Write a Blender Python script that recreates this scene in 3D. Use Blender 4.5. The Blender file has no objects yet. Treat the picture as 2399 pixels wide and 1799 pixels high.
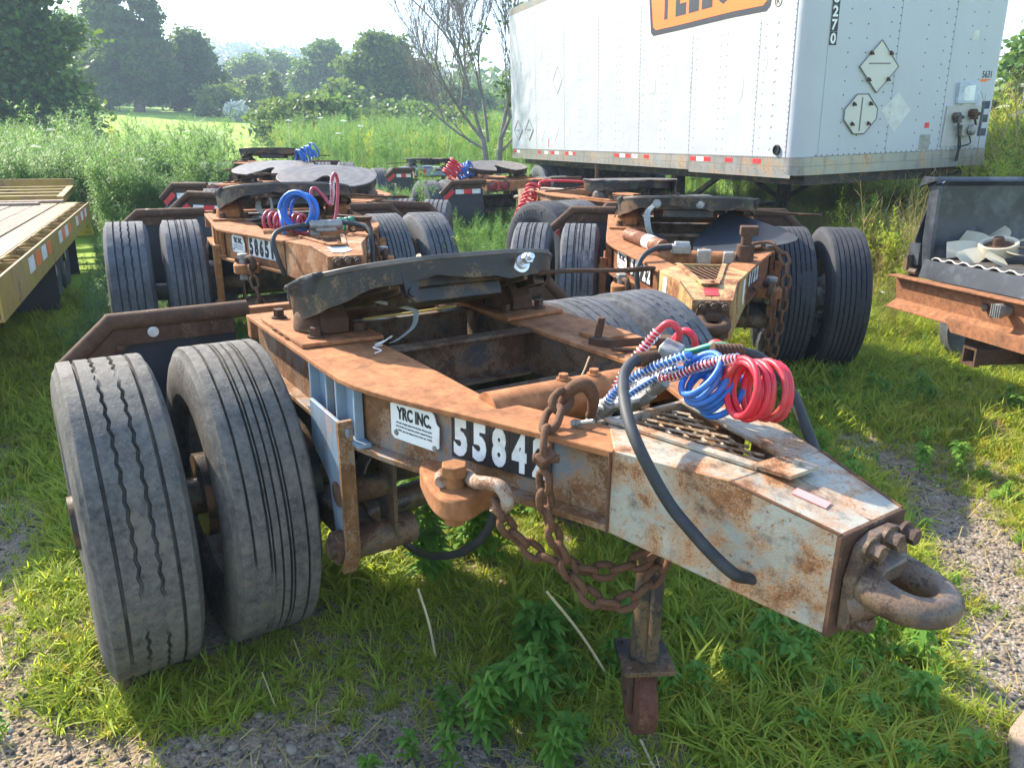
import bpy, math, random, time
import numpy as np
from mathutils import Vector, Matrix, Euler, noise as mnoise
from math import radians as rad, sin, cos, pi
T0 = time.time()
random.seed(7); np.random.seed(7); rng = np.random.default_rng(7)
S = bpy.context.scene
COL = S.collection

# ------------------------------------------------------------------ camera, sky, sun, exposure
CAM = Vector((2.481, -1.251, 1.57))
FW = Vector((-0.7953, 0.5290, -0.2958)).normalized()
RT = Vector((0.5534, 0.8329, 0.0033)).normalized()
UP = RT.cross(FW).normalized(); RT = FW.cross(UP).normalized()
cd = bpy.data.cameras.new("camera"); cam = bpy.data.objects.new("camera", cd); COL.objects.link(cam)
cam.matrix_world = Matrix(((RT.x, UP.x, -FW.x, CAM.x), (RT.y, UP.y, -FW.y, CAM.y), (RT.z, UP.z, -FW.z, CAM.z), (0, 0, 0, 1)))
cd.sensor_width = 36; cd.lens = 1750.3 / 2399 * 36; cd.clip_start = 0.05; cd.clip_end = 3000
S.camera = cam
S.view_settings.view_transform = 'Standard'; S.view_settings.look = 'None'
S.view_settings.gamma = 1.0; S.view_settings.exposure = 1.88; S.view_settings.use_curve_mapping = False
SUN_EL, SUN_AZ = 38.0, 197.0          # degrees; azimuth counter-clockwise from +X
sun_dir = Vector((cos(rad(SUN_AZ)) * cos(rad(SUN_EL)), sin(rad(SUN_AZ)) * cos(rad(SUN_EL)), sin(rad(SUN_EL))))
W = bpy.data.worlds.new("World"); S.world = W; W.use_nodes = True
wn = W.node_tree.nodes; wl = W.node_tree.links
bg = wn["Background"]; bg.inputs[1].default_value = 0.15
sky = wn.new("ShaderNodeTexSky"); sky.sky_type = 'NISHITA'; sky.sun_disc = False
sky.sun_elevation = rad(SUN_EL); sky.sun_rotation = rad(90 - SUN_AZ)
sky.air_density = 1.1; sky.dust_density = .7; sky.ozone_density = 1.6; sky.altitude = 100
wl.new(sky.outputs[0], bg.inputs[0])
sl = bpy.data.lights.new("sun", 'SUN'); sl.energy = 4.0; sl.angle = rad(1.0); sl.color = (1.0, 0.90, 0.74)
so = bpy.data.objects.new("sun", sl); COL.objects.link(so)
so.rotation_euler = (-sun_dir).to_track_quat('-Z', 'Y').to_euler()
try:
    S.cycles.max_bounces = 6; S.cycles.transparent_max_bounces = 6; S.cycles.volume_bounces = 0
    S.cycles.use_denoising = True
except Exception: pass

def G(x, y):                            # height of the ground: it rises gently away from the lens
    z = -.0414 * x + .0172 * y
    return z
def polar(u, dist):                     # a compass direction and a distance from where the photographer stood
    a = math.atan2(FW.y, FW.x) - math.atan((u - 1199.5) / 1832.0)
    return CAM.x + dist * cos(a), CAM.y + dist * sin(a)

# ------------------------------------------------------------------ objects
def tag(o, label=None, cat=None, group=None, kind=None):
    if label: o['label'] = label
    if cat: o['category'] = cat
    if group: o['group'] = group
    if kind: o['kind'] = kind
    return o
def empty(name, loc=(0, 0, 0), rot=(0, 0, 0), parent=None):
    o = bpy.data.objects.new(name, None); COL.objects.link(o); o.empty_display_size = .1
    o.location = loc; o.rotation_euler = rot
    if parent: o.parent = parent
    return o
def link(name, me, parent=None, loc=None, rot=None):
    o = bpy.data.objects.new(name, me); COL.objects.link(o)
    if parent: o.parent = parent
    if loc is not None: o.location = loc
    if rot is not None: o.rotation_euler = rot
    return o

def frame(d):
    d = Vector(d).normalized(); a = Vector((0, 0, 1)) if abs(d.z) < .9 else Vector((1, 0, 0))
    x = a.cross(d).normalized(); y = d.cross(x)
    return x, y, d
def spline(P, n=8, closed=False):
    P = [Vector(p) for p in P]; out = []
    N = len(P); rngn = N if closed else N - 1
    for i in range(rngn):
        p0 = P[(i - 1) % N] if closed or i > 0 else P[0] * 2 - P[1]
        p1 = P[i]; p2 = P[(i + 1) % N]
        p3 = P[(i + 2) % N] if closed or i + 2 < N else P[-1] * 2 - P[-2]
        for k in range(n):
            t = k / n
            out.append(.5 * ((2 * p1) + (p2 - p0) * t + (2 * p0 - 5 * p1 + 4 * p2 - p3) * t * t + (3 * p1 - p0 - 3 * p2 + p3) * t ** 3))
    if not closed: out.append(P[-1])
    return out
def resample(P, step):
    P = [Vector(p) for p in P]; out = [P[0].copy()]; need = step
    for a, b in zip(P, P[1:]):
        L = (b - a).length; pos = 0
        while L - pos >= need:
            pos += need; out.append(a.lerp(b, pos / L)); need = step
        need -= L - pos
    return out
def helix(p0, p1, r, turns, per=20, r1=None, ph=0):
    p0, p1 = Vector(p0), Vector(p1); x, y, d = frame(p1 - p0); n = int(turns * per); out = []
    for i in range(n + 1):
        t = i / n; a = ph + 2 * pi * turns * t; rr = r if r1 is None else r + (r1 - r) * t
        rr *= 1 + .06 * sin(a * .37 + 1.3) + .03 * sin(a * .83)
        out.append(p0.lerp(p1, t) + x * (rr * cos(a)) + y * (rr * sin(a)) + d * (.07 * r * sin(a * .61 + .5) + .06 * r * sin(a * 1.31)))
    return out

class MB:
    def __init__(s, M=None): s.V = []; s.F = []; s.M = M; s.mi = []; s.cur = 0
    def add(s, vs, fs):
        o = len(s.V)
        if s.M is None: s.V += [tuple(v) for v in vs]
        else: s.V += [tuple(s.M @ Vector(v)) for v in vs]
        s.F += [tuple(i + o for i in f) for f in fs]; s.mi += [s.cur] * len(fs)
        return s
    def box(s, c, size, R=None):
        c = Vector(c); h = [v / 2 for v in size]
        P = [Vector((x * h[0], y * h[1], z * h[2])) for x in (-1, 1) for y in (-1, 1) for z in (-1, 1)]
        if R is not None: P = [R @ p for p in P]
        return s.add([c + p for p in P], [(0, 1, 3, 2), (4, 6, 7, 5), (0, 4, 5, 1), (2, 3, 7, 6), (0, 2, 6, 4), (1, 5, 7, 3)])
    def bar(s, p0, p1, w, h, up=(0, 0, 1)):
        p0, p1 = Vector(p0), Vector(p1); d = (p1 - p0).normalized(); u = Vector(up); x = d.cross(u).normalized(); u = x.cross(d)
        V = [p + x * (a * w / 2) + u * (b * h / 2) for p in (p0, p1) for a, b in ((-1, -1), (1, -1), (1, 1), (-1, 1))]
        return s.add(V, [(3, 2, 1, 0), (4, 5, 6, 7), (0, 1, 5, 4), (1, 2, 6, 5), (2, 3, 7, 6), (3, 0, 4, 7)])
    def prism(s, poly, z0, z1, f=None):
        n = len(poly); g = f or (lambda x, y, z: (x, y, z))
        V = [g(p[0], p[1], z0) for p in poly] + [g(p[0], p[1], z1) for p in poly]
        return s.add(V, [tuple(range(n - 1, -1, -1)), tuple(range(n, 2 * n))] + [(i, (i + 1) % n, n + (i + 1) % n, n + i) for i in range(n)])
    def strip(s, A, B, t, nrm=(0, 0, 1)):          # a plate between two polylines, t thick along nrm
        n = len(A); k = Vector(nrm) * t; A = [Vector(a) for a in A]; B = [Vector(b) for b in B]
        V = A + B + [a - k for a in A] + [b - k for b in B]; F = []
        for i in range(n - 1):
            F += [(i, i + 1, n + i + 1, n + i), (2 * n + i, 3 * n + i, 3 * n + i + 1, 2 * n + i + 1), (i, 2 * n + i, 2 * n + i + 1, i + 1), (n + i, n + i + 1, 3 * n + i + 1, 3 * n + i)]
        F += [(0, n, 3 * n, 2 * n), (n - 1, 3 * n - 1, 4 * n - 1, 2 * n - 1)]
        return s.add(V, F)
    def tube(s, P, r, n=8, closed=False, cap=True):
        P = [Vector(p) for p in P]; N = len(P); R = r if hasattr(r, '__len__') else [r] * N
        T = []
        for i in range(N):
            a = P[(i - 1) % N] if closed or i else P[0]; b = P[(i + 1) % N] if closed or i < N - 1 else P[-1]
            t = b - a; T.append(t.normalized() if t.length > 1e-9 else Vector((0, 0, 1)))
        x, y, _ = frame(T[0]); V = []
        for i in range(N):
            x = (x - T[i] * x.dot(T[i])); x = x.normalized() if x.length > 1e-6 else frame(T[i])[0]
            y = T[i].cross(x)
            V += [P[i] + x * (R[i] * cos(2 * pi * k / n)) + y * (R[i] * sin(2 * pi * k / n)) for k in range(n)]
        F = [(i * n + k, i * n + (k + 1) % n, ((i + 1) % N) * n + (k + 1) % n, ((i + 1) % N) * n + k) for i in range(N if closed else N - 1) for k in range(n)]
        if cap and not closed: F += [tuple(range(n - 1, -1, -1)), tuple((N - 1) * n + k for k in range(n))]
        return s.add(V, F)
    def cyl(s, p0, p1, r, n=14, r1=None): return s.tube([p0, p1], [r, r if r1 is None else r1], n)
    def lathe(s, prof, c, d, n=24, closed=False):     # prof: (radius, height along d)
        x, y, d = frame(d); c = Vector(c); m = len(prof); V = []
        for k in range(n):
            a = 2 * pi * k / n; e = x * cos(a) + y * sin(a)
            V += [c + e * r + d * h for r, h in prof]
        mm = m if closed else m - 1
        return s.add(V, [(k * m + i, ((k + 1) % n) * m + i, ((k + 1) % n) * m + (i + 1) % m, k * m + (i + 1) % m) for k in range(n) for i in range(mm)])
    def bolt(s, p, d=(0, 0, 1), r=.018, h=.016):
        d = Vector(d).normalized(); p = Vector(p)
        s.cyl(p, p + d * h * .25, r * 1.45, 12); return s.cyl(p + d * h * .25, p + d * h, r, 6)
    def mesh(s, name, mats, smooth=35):
        me = bpy.data.meshes.new(name); me.from_pydata(s.V, [], s.F)
        for m in (mats if isinstance(mats, (list, tuple)) else [mats]): me.materials.append(m)
        if any(s.mi): me.polygons.foreach_set('material_index', s.mi)
        if smooth:
            me.polygons.foreach_set('use_smooth', [True] * len(me.polygons))
            me.update(); me.set_sharp_from_angle(angle=rad(smooth))
        return me
    def build(s, name, mats, parent=None, smooth=35, bevel=0, fix=True, label=None):
        me = s.mesh(name, mats, smooth)
        if fix:
            import bmesh
            b = bmesh.new(); b.from_mesh(me); bmesh.ops.recalc_face_normals(b, faces=b.faces); b.to_mesh(me); b.free()
            if smooth: me.set_sharp_from_angle(angle=rad(smooth))
        o = link(name, me, parent)
        if bevel:
            m = o.modifiers.new("bevel", 'BEVEL'); m.width = bevel; m.segments = 2; m.limit_method = 'ANGLE'; m.angle_limit = rad(40); m.harden_normals = False
        if label: o['label'] = label
        return o
def np_mesh(name, V, quads=None, tris=None, mats=(), smooth=False):   # fast mesh from numpy arrays
    me = bpy.data.meshes.new(name); V = np.asarray(V, np.float32)
    me.vertices.add(len(V)); me.vertices.foreach_set('co', V.ravel())
    L = []; tot = []
    if quads is not None and len(quads): L.append(np.asarray(quads, np.int32).ravel()); tot.append(np.full(len(quads), 4, np.int32))
    if tris is not None and len(tris): L.append(np.asarray(tris, np.int32).ravel()); tot.append(np.full(len(tris), 3, np.int32))
    L = np.concatenate(L); tot = np.concatenate(tot); st = np.concatenate([[0], np.cumsum(tot)[:-1]]).astype(np.int32)
    me.loops.add(len(L)); me.loops.foreach_set('vertex_index', L)
    me.polygons.add(len(tot)); me.polygons.foreach_set('loop_start', st); me.polygons.foreach_set('loop_total', tot)
    for m in mats: me.materials.append(m)
    if smooth: me.polygons.foreach_set('use_smooth', [True] * len(tot))
    me.update(calc_edges=True); return me

_txt = {}
def text_geo(t, size=1, bold=.0):
    k = (t, bold)
    if k not in _txt:
        cu = bpy.data.curves.new("lettering", 'FONT'); cu.body = t; cu.size = 1; cu.extrude = .004; cu.offset = bold; cu.align_x = 'LEFT'; cu.resolution_u = 3
        ob = bpy.data.objects.new("lettering", cu); COL.objects.link(ob)
        dg = bpy.context.evaluated_depsgraph_get(); me = bpy.data.meshes.new_from_object(ob.evaluated_get(dg))
        V = [v.co.copy() for v in me.vertices]; F = [tuple(p.vertices) for p in me.polygons]
        bpy.data.objects.remove(ob); bpy.data.curves.remove(cu); bpy.data.meshes.remove(me)
        x0 = min(v.x for v in V); x1 = max(v.x for v in V); y0 = min(v.y for v in V); y1 = max(v.y for v in V)
        _txt[k] = ([((v.x - x0) / (x1 - x0), (v.y - y0) / (y1 - y0), v.z) for v in V], F)
    return _txt[k]
def text_on(mb, t, o, ux, uy, w, h, bold=.02, depth=.001):   # lettering w x h from the corner o along ux, uy
    V, F = text_geo(t, 1, bold); o, ux, uy = Vector(o), Vector(ux).normalized(), Vector(uy).normalized(); nz = ux.cross(uy)
    return mb.add([o + ux * (x * w) + uy * (y * h) + nz * (z / .004 * depth) for x, y, z in V], F)

# ------------------------------------------------------------------ materials
class NT:
    def __init__(s, name, rough=.7, metal=0., spec=.4):
        s.m = bpy.data.materials.new(name); s.m.use_nodes = True; s.t = s.m.node_tree
        s.b = s.t.nodes["Principled BSDF"]; s.b.inputs['Roughness'].default_value = rough; s.b.inputs['Metallic'].default_value = metal
        s.b.inputs['Specular IOR Level'].default_value = spec
        s.co = None
    def n(s, typ, **kw):
        x = s.t.nodes.new("ShaderNode" + typ)
        for k, v in kw.items(): setattr(x, k, v)
        return x
    def l(s, a, b): s.t.links.new(a, b)
    def obj(s):
        if s.co is None:
            tc = s.n("TexCoord"); s.co = tc.outputs['Object']
        return s.co
    def noise(s, scale, detail=4, rough=.6, vec=None, dist=0., scl=None):
        x = s.n("TexNoise"); x.inputs['Scale'].default_value = scale; x.inputs['Detail'].default_value = detail; x.inputs['Roughness'].default_value = rough; x.inputs['Distortion'].default_value = dist
        v = vec or s.obj()
        if scl:
            mp = s.n("Mapping"); mp.inputs['Scale'].default_value = scl; s.l(v, mp.inputs[0]); v = mp.outputs[0]
        s.l(v, x.inputs['Vector']); return x.outputs['Fac']
    def voro(s, scale, feat='F1', out='Distance'):
        x = s.n("TexVoronoi"); x.feature = feat; x.inputs['Scale'].default_value = scale; s.l(s.obj(), x.inputs['Vector']); return x.outputs[out]
    def ramp(s, f, pts, interp='LINEAR'):
        x = s.n("ValToRGB"); x.color_ramp.interpolation = interp; e = x.color_ramp.elements
        while len(e) < len(pts): e.new(.5)
        for el, (p, c) in zip(e, pts):
            el.position = p; el.color = (c, c, c, 1) if not hasattr(c, '__len__') else (*c, 1)
        s.l(f, x.inputs[0]); return x.outputs[0]
    def mix(s, f, a, b, mode='MIX'):
        x = s.n("Mix"); x.data_type = 'RGBA'; x.blend_type = mode
        for i, v in ((0, f), (6, a), (7, b)):
            sock = x.inputs[i]
            if isinstance(v, bpy.types.NodeSocket): s.l(v, sock)
            elif hasattr(v, '__len__'): sock.default_value = (*v, 1)
            else: sock.default_value = v if i == 0 else (v, v, v, 1)
        return x.outputs[2]
    def math(s, op, a, b=None, clamp=False):
        x = s.n("Math"); x.operation = op; x.use_clamp = clamp
        for i, v in enumerate((a, b)):
            if v is None: continue
            if isinstance(v, bpy.types.NodeSocket): s.l(v, x.inputs[i])
            else: x.inputs[i].default_value = v
        return x.outputs[0]
    def bump(s, h, strength=.4, dist=.004, prev=None):
        x = s.n("Bump"); x.inputs['Strength'].default_value = strength; x.inputs['Distance'].default_value = dist; s.l(h, x.inputs['Height'])
        if prev is not None: s.l(prev, x.inputs['Normal'])
        return x.outputs[0]
    def done(s, col=None, rough=None, nrm=None, alpha=None):
        if col is not None:
            if isinstance(col, bpy.types.NodeSocket): s.l(col, s.b.inputs['Base Color'])
            else: s.b.inputs['Base Color'].default_value = (*col, 1)
        if rough is not None: s.l(rough, s.b.inputs['Roughness'])
        if nrm is not None: s.l(nrm, s.b.inputs['Normal'])
        return s.m

def plain(name, col, rough=.6, metal=0., var=.25, scale=14, bump=.15, spec=.4, dirt=None):
    N = NT(name, rough, metal, spec); f = N.noise(scale, 5, .65)
    lo = tuple(c * (1 - var) for c in col); hi = tuple(min(1, c * (1 + var)) for c in col)
    c = N.ramp(f, [(.3, lo), (.7, hi)])
    if dirt:
        g = N.noise(scale * .45, 6, .7); c = N.mix(N.ramp(g, [(.5, 0), (.68, .8)]), c, dirt)
    return N.done(c, None, N.bump(f, bump, .003) if bump else None)
def rusty(name, paint, amount=.5, rust=((.115, .035, .012), (.30, .105, .035)), dark=.25, scale=5., rough=.72, bump=.5, fine=1., specks=0.):
    """painted steel that has rusted through in patches"""
    N = NT(name, rough, 0., .35)
    n1 = N.noise(scale, 8, .68, dist=.4); n2 = N.noise(scale * 5, 6, .7); n3 = N.noise(scale * .6, 5, .6); n4 = N.noise(scale * 22 * fine, 3, .6)
    rc = N.mix(N.ramp(n2, [(.3, 0), (.72, 1)]), rust[0], rust[1])
    pc = N.mix(N.ramp(n3, [(.35, 0), (.7, .45)]), paint, tuple(c * .55 for c in paint))
    s = N.math('ADD', N.math('MULTIPLY', n1, .75), N.math('MULTIPLY', n4, .25))
    t = .5 + (.5 - amount) * .42
    mask = N.ramp(s, [(t - .035, 0), (t + .03, 1)])
    edge = N.ramp(s, [(t - .11, 0), (t - .03, .75)])
    c = N.mix(edge, pc, (rust[1][0] * .9 + .1, rust[1][1] * .9 + .07, rust[1][2] + .03))
    c = N.mix(mask, c, rc)
    if specks:
        sp = N.noise(scale * 7, 5, .65); c = N.mix(N.ramp(sp, [(.60, 0), (.66, specks)]), c, rc); c = N.mix(N.ramp(N.noise(scale * .9, 9, .75, scl=(1.6, 1, .5)), [(.50, 0), (.66, specks * .55)]), c, rust[1])
    st = N.noise(scale * 2.4, 5, .65, scl=(1, 1, .14)); c = N.mix(N.ramp(st, [(.54, 0), (.70, .45)]), c, (.085, .04, .02))
    d = N.ramp(N.noise(scale * 1.7, 6, .72), [(.52, 0), (.7, dark)])
    c = N.mix(d, c, (.025, .02, .018))
    bh = N.math('ADD', N.math('MULTIPLY', n2, .6), N.math('MULTIPLY', n4, .4))
    r = N.ramp(mask, [(0, rough - .22), (1, min(1, rough + .15))])
    return N.done(c, r, N.bump(bh, bump, .004))

def tyre_mat(name, base, dust, amt, grain=1., mud=0.):
    N = NT(name, .8, 0., .3); info = N.n("ObjectInfo")
    va = N.n("VectorMath"); va.operation = 'ADD'; N.l(N.obj(), va.inputs[0]); N.l(info.outputs['Random'], va.inputs[1]); N.co = va.outputs[0]
    a = N.noise(5, 7, .7); b = N.noise(42, 5, .7); c_ = N.noise(150, 3, .6)
    s = N.math('ADD', N.math('MULTIPLY', a, .5), N.math('MULTIPLY', b, .5))
    c = N.mix(N.ramp(s, [(.36, .12 * amt), (.62, amt)]), base, dust)
    c = N.mix(N.ramp(c_, [(.62, 0), (.72, amt * .7)]), c, tuple(min(1, d * 1.5) for d in dust))
    c = N.mix(N.ramp(b, [(.26, .5), (.36, 0)]), c, tuple(x * .6 for x in base))
    if mud:
        c = N.mix(N.ramp(N.noise(9, 8, .75), [(.56, 0), (.64, mud)]), c, (.16, .13, .095))
    h = N.math('ADD', N.math('MULTIPLY', b, .6), N.math('MULTIPLY', c_, .4))
    return N.done(c, None, N.bump(h, .55 * grain, .004))

RUST = ((.105, .034, .013), (.30, .11, .04)); ORR = ((.19, .068, .025), (.44, .19, .075)); BRN = ((.05, .027, .016), (.115, .056, .03))
M_beam = rusty("rusted orange beam steel", (.20, .19, .18), .84, ORR, .3, 4.5, .75, .4, 1., .4)
M_web = rusty("rusted web steel with grey paint left", (.15, .19, .23), .50, ((.10, .045, .018), (.27, .13, .05)), .35, 6)
M_webB = rusty("orange rusted frame side", (.33, .17, .06), .62, ((.20, .08, .028), (.38, .17, .06)), .28, 6)
M_webC = rusty("brown rusted frame side", (.2, .12, .07), .75, RUST, .35, 6)
M_grey = rusty("grey blue painted steel", (.22, .29, .36), .08, ORR, .15, 5)
M_nose = rusty("peeling grey white paint on nose box", (.37, .355, .29), .33, ((.12, .045, .02), (.34, .145, .05)), .75, 9, .62, .6, 1.3, .85)
M_noseB = rusty("peeling tan paint on nose box", (.46, .30, .20), .60, ORR, .2, 7, .7)
M_noseC = rusty("yellowed paint on nose box", (.46, .36, .15), .40, RUST, .3, 7, .68)
M_brown = rusty("dark brown rusted steel", (.07, .05, .04), .75, BRN, .4, 7)
M_chain = rusty("brown rusted chain", (.10, .06, .04), .8, ((.075, .034, .018), (.17, .08, .04)), .2, 30)
M_eye = rusty("worn forged tow eye", (.085, .065, .056), .5, ((.04, .025, .02), (.10, .055, .035)), .5, 9, .5, .5)
M_black = rusty("blackened steel", (.022, .022, .024), .22, ((.05, .025, .015), (.13, .06, .03)), .3, 6, .6)
M_dark = rusty("dark greasy steel", (.035, .035, .038), .30, ((.05, .03, .02), (.10, .055, .03)), .5, 7, .55)
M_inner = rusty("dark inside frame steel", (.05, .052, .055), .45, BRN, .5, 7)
M_steel = plain("galvanised steel", (.62, .63, .65), .38, .75, .12, 40)
M_rubber = plain("black rubber", (.028, .029, .032), .62, 0, .4, 18, .2, .4, (.05, .05, .05))
M_flap = plain("black mudflap rubber", (.022, .026, .034), .55, 0, .25, 12, .12)
M_blue = plain("blue plastic air hose", (.02, .14, .50), .45, 0, .18, 30, .1, .4, (.10, .17, .32))
M_red = plain("red plastic air hose", (.56, .022, .04), .45, 0, .18, 30, .1, .4, (.42, .10, .09))
M_maroon = plain("faded red air hose", (.38, .045, .075), .42, 0, .12, 20, 0, .5)
M_green = plain("green plastic air hose", (.02, .23, .14), .4, 0, .1, 20, 0, .5)
M_rim = rusty("white steel wheel rim with dirt", (.5, .47, .42), .25, RUST, .4, 6)
M_tapeR = plain("red reflective tape", (.62, .022, .025), .4, 0, .15, 30, 0, .5, (.25, .06, .05))
M_tapeW = plain("white reflective tape", (.72, .72, .70), .4, 0, .1, 30, 0, .5, (.35, .33, .3))
M_pink = plain("faded pink sticker", (.70, .28, .26), .6, 0, .08, 30, 0)
M_lens = plain("dark red lamp lens", (.20, .012, .02), .25, 0, .1, 20, 0, .6)
M_decalB = plain("black number decal", (.018, .018, .02), .45, 0, .3, 20, .05, .4, (.06, .055, .05))
M_decalW = plain("white number decal", (.74, .74, .72), .5, 0, .06, 30, 0, .4, (.5, .46, .4))
M_sign = plain("white sign plate", (.74, .74, .71), .45, 0, .06, 12, .05, .4, (.50, .46, .38))
M_print = plain("black print", (.02, .02, .022), .5, 0, .1, 20, 0)
M_alu = plain("dull cast aluminium", (.30, .29, .27), .5, .5, .2, 30, .2, .4, (.2, .18, .15))
M_straw = plain("dry straw", (.50, .40, .24), .8, 0, .25, 20, .1)
# greased top of a fifth wheel: worn grooves run round the kingpin hole
def plate_mat():
    N = NT("worn greasy fifth wheel top", .5, .2, .4); sx = N.n("SeparateXYZ"); N.l(N.obj(), sx.inputs[0])
    cx = N.n("CombineXYZ"); N.l(sx.outputs[0], cx.inputs[0]); N.l(sx.outputs[1], cx.inputs[1])
    ln = N.n("VectorMath"); ln.operation = 'LENGTH'; N.l(cx.outputs[0], ln.inputs[0])
    w = N.math('SINE', N.math('MULTIPLY', ln.outputs['Value'], 62.))
    g = N.ramp(w, [(0, 1), (.06, 0)]); d = N.noise(7, 6, .7)
    c = N.ramp(d, [(.3, (.055, .048, .042)), (.7, (.17, .145, .125))])
    c = N.mix(N.math('MULTIPLY', g, .35), c, (.03, .026, .024))
    c = N.mix(N.ramp(N.noise(3, 5, .6), [(.55, 0), (.72, .5)]), c, (.22, .16, .11))
    return N.done(c, None, N.bump(w, .08, .002))
M_plate = plate_mat()
M_ty = [tyre_mat("worn dusty tread", (.030, .030, .032), (.165, .15, .128), .95, 1.9, .85),
        tyre_mat("weathered grey tread", (.032, .034, .04), (.15, .155, .165), .75),
        tyre_mat("dark tread with white specks", (.022, .023, .028), (.07, .075, .085), .6)]
# ------------------------------------------------------------------ ground, hill, haze
def sstep(a, b, x): t = np.clip((x - a) / (b - a), 0, 1); return t * t * (3 - 2 * t)
def GZ(x, y):                          # vectorised height of the land
    x = np.asarray(x, float); y = np.asarray(y, float)
    s = -.923 * x + .384 * y; z = np.where(s > -20, .0448 * s, -.9)
    r = np.hypot(x - CAM.x, y - CAM.y)
    ang = np.arctan2(y - CAM.y, x - CAM.x)
    return z + 2.1 * sstep(32, 95, r) * (s > 0)
def gravel(x, y):                      # 1 where stones and dirt show, 0 where grass covers
    x = np.asarray(x, float); y = np.asarray(y, float)
    def gs(cx, cy, sx, sy, a): 
        c, s_ = cos(a), sin(a); u = (x - cx) * c + (y - cy) * s_; v = -(x - cx) * s_ + (y - cy) * c
        return np.exp(-(u / sx) ** 2 - (v / sy) ** 2)
    g = 1.0 * gs(.35, -1.45, .55, .17, .25) + .9 * gs(.75, -.95, .38, .16, .8) + .75 * gs(1.02, -.45, .42, .13, .65) + .7 * gs(-.8, -1.5, .5, .2, 0) + .5 * gs(-2., -1.45, .5, .15, 0) + 1.0 * gs(1.15, 2.0, .85, .24, -.73) + .7 * gs(1.70, 1.3, .26, .18, -.7) + .55 * gs(.75, 3.3, .6, .25, -.3) + .5 * gs(1.8, .95, .25, .2, 0) + .4 * gs(1.28, -.02, .22, .16, .5) + .25 * gs(.75, -.5, .55, .34, .6)
    n = np.array([mnoise.noise((a * 2.6, b * 2.6, 3.1)) * .6 + mnoise.noise((a * 7, b * 7, 9.)) * .4 for a, b in zip(np.ravel(x), np.ravel(y))]).reshape(x.shape)
    return np.clip(g + n * .62, 0, 1)
rad_ = np.concatenate([np.linspace(0, 9, 130), np.geomspace(9.15, 520, 70)]); na = 200
aa = np.linspace(0, 2 * pi, na, endpoint=False); RR, AA = np.meshgrid(rad_[1:], aa, indexing='ij')
gx = CAM.x + RR * np.cos(AA); gy = CAM.y + RR * np.sin(AA); gzz = GZ(gx, gy)
nn_ = np.array([mnoise.noise((a * 1.7, b * 1.7, 0.)) * .028 + mnoise.noise((a * 6, b * 6, 5.)) * .009 for a, b in zip(gx.ravel(), gy.ravel())]).reshape(gx.shape)
gzz = gzz + nn_ * np.clip(12 / np.maximum(RR, 12), .2, 1)
V = np.concatenate([[[CAM.x, CAM.y, float(GZ(CAM.x, CAM.y))]], np.stack([gx, gy, gzz], -1).reshape(-1, 3)])
nr = len(rad_) - 1; I = np.arange(nr * na).reshape(nr, na) + 1; J = np.roll(I, -1, 1)
quads = np.stack([I[:-1], I[1:], J[1:], J[:-1]], -1).reshape(-1, 4); tris = np.stack([np.zeros(na, int), I[0], J[0]], -1)
N = NT("earth with gravel under grass", .9, 0, .2)
n1 = N.noise(1.2, 6, .65); n2 = N.noise(28, 5, .7); vo = N.voro(75); vo2 = N.voro(38, out='Color')
soil = N.ramp(n2, [(.3, (.15, .108, .072)), (.7, (.34, .255, .175))])
sep = N.n("SeparateColor"); N.l(vo2, sep.inputs[0])
stone = N.ramp(sep.outputs[0], [(0, (.075, .07, .066)), (.5, (.19, .175, .155)), (1, (.36, .32, .27))])
c = N.mix(N.ramp(n1, [(.45, .1), (.62, .6)]), soil, stone)
at = N.n("Attribute"); at.attribute_name = "far"; 
green = N.ramp(N.noise(.35, 6, .6), [(.3, (.15, .27, .035)), (.7, (.32, .43, .05))])
c = N.mix(at.outputs['Fac'], c, green)
N.done(c, None, N.bump(N.math('MULTIPLY', N.math('SUBTRACT', 1., vo), 1.), .7, .012))
me = np_mesh("ground", V, quads, tris, [N.m], True)
far = np.concatenate([[0], np.clip((RR.ravel() - 5.5) / 3., 0, 1)]); at_ = me.attributes.new("far", 'FLOAT', 'POINT'); at_.data.foreach_set('value', far.astype(np.float32))
tag(link("ground", me), "grassy gravel yard rising to a meadow", None, None, 'structure')

# far wooded hill
hx, hy = polar(640, 380); ha = math.atan2(hy - CAM.y, hx - CAM.x)
U_, Vv = np.meshgrid(np.linspace(-190, 190, 60), np.linspace(-90, 120, 30), indexing='ij')
px_ = hx + U_ * sin(ha) + Vv * cos(ha); py_ = hy - U_ * cos(ha) + Vv * sin(ha)
hz = GZ(hx, hy) * 0 + 6 + 36.0 * np.exp(-(U_ / 110) ** 2) * np.exp(-((Vv - 10) / 62) ** 2) + 5 * np.exp(-((U_ - 75) / 40) ** 2 - (Vv / 50) ** 2)
I = np.arange(60 * 30).reshape(60, 30)
hq = np.stack([I[:-1, :-1], I[1:, :-1], I[1:, 1:], I[:-1, 1:]], -1).reshape(-1, 4)
tag(link("hill", np_mesh("hill", np.stack([px_, py_, hz], -1).reshape(-1, 3), hq, None, [plain("wooded hill ground", (.035, .055, .02), .9, 0, .3, .2, 0)], True)), "wooded hill", None, None, 'structure')

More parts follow.
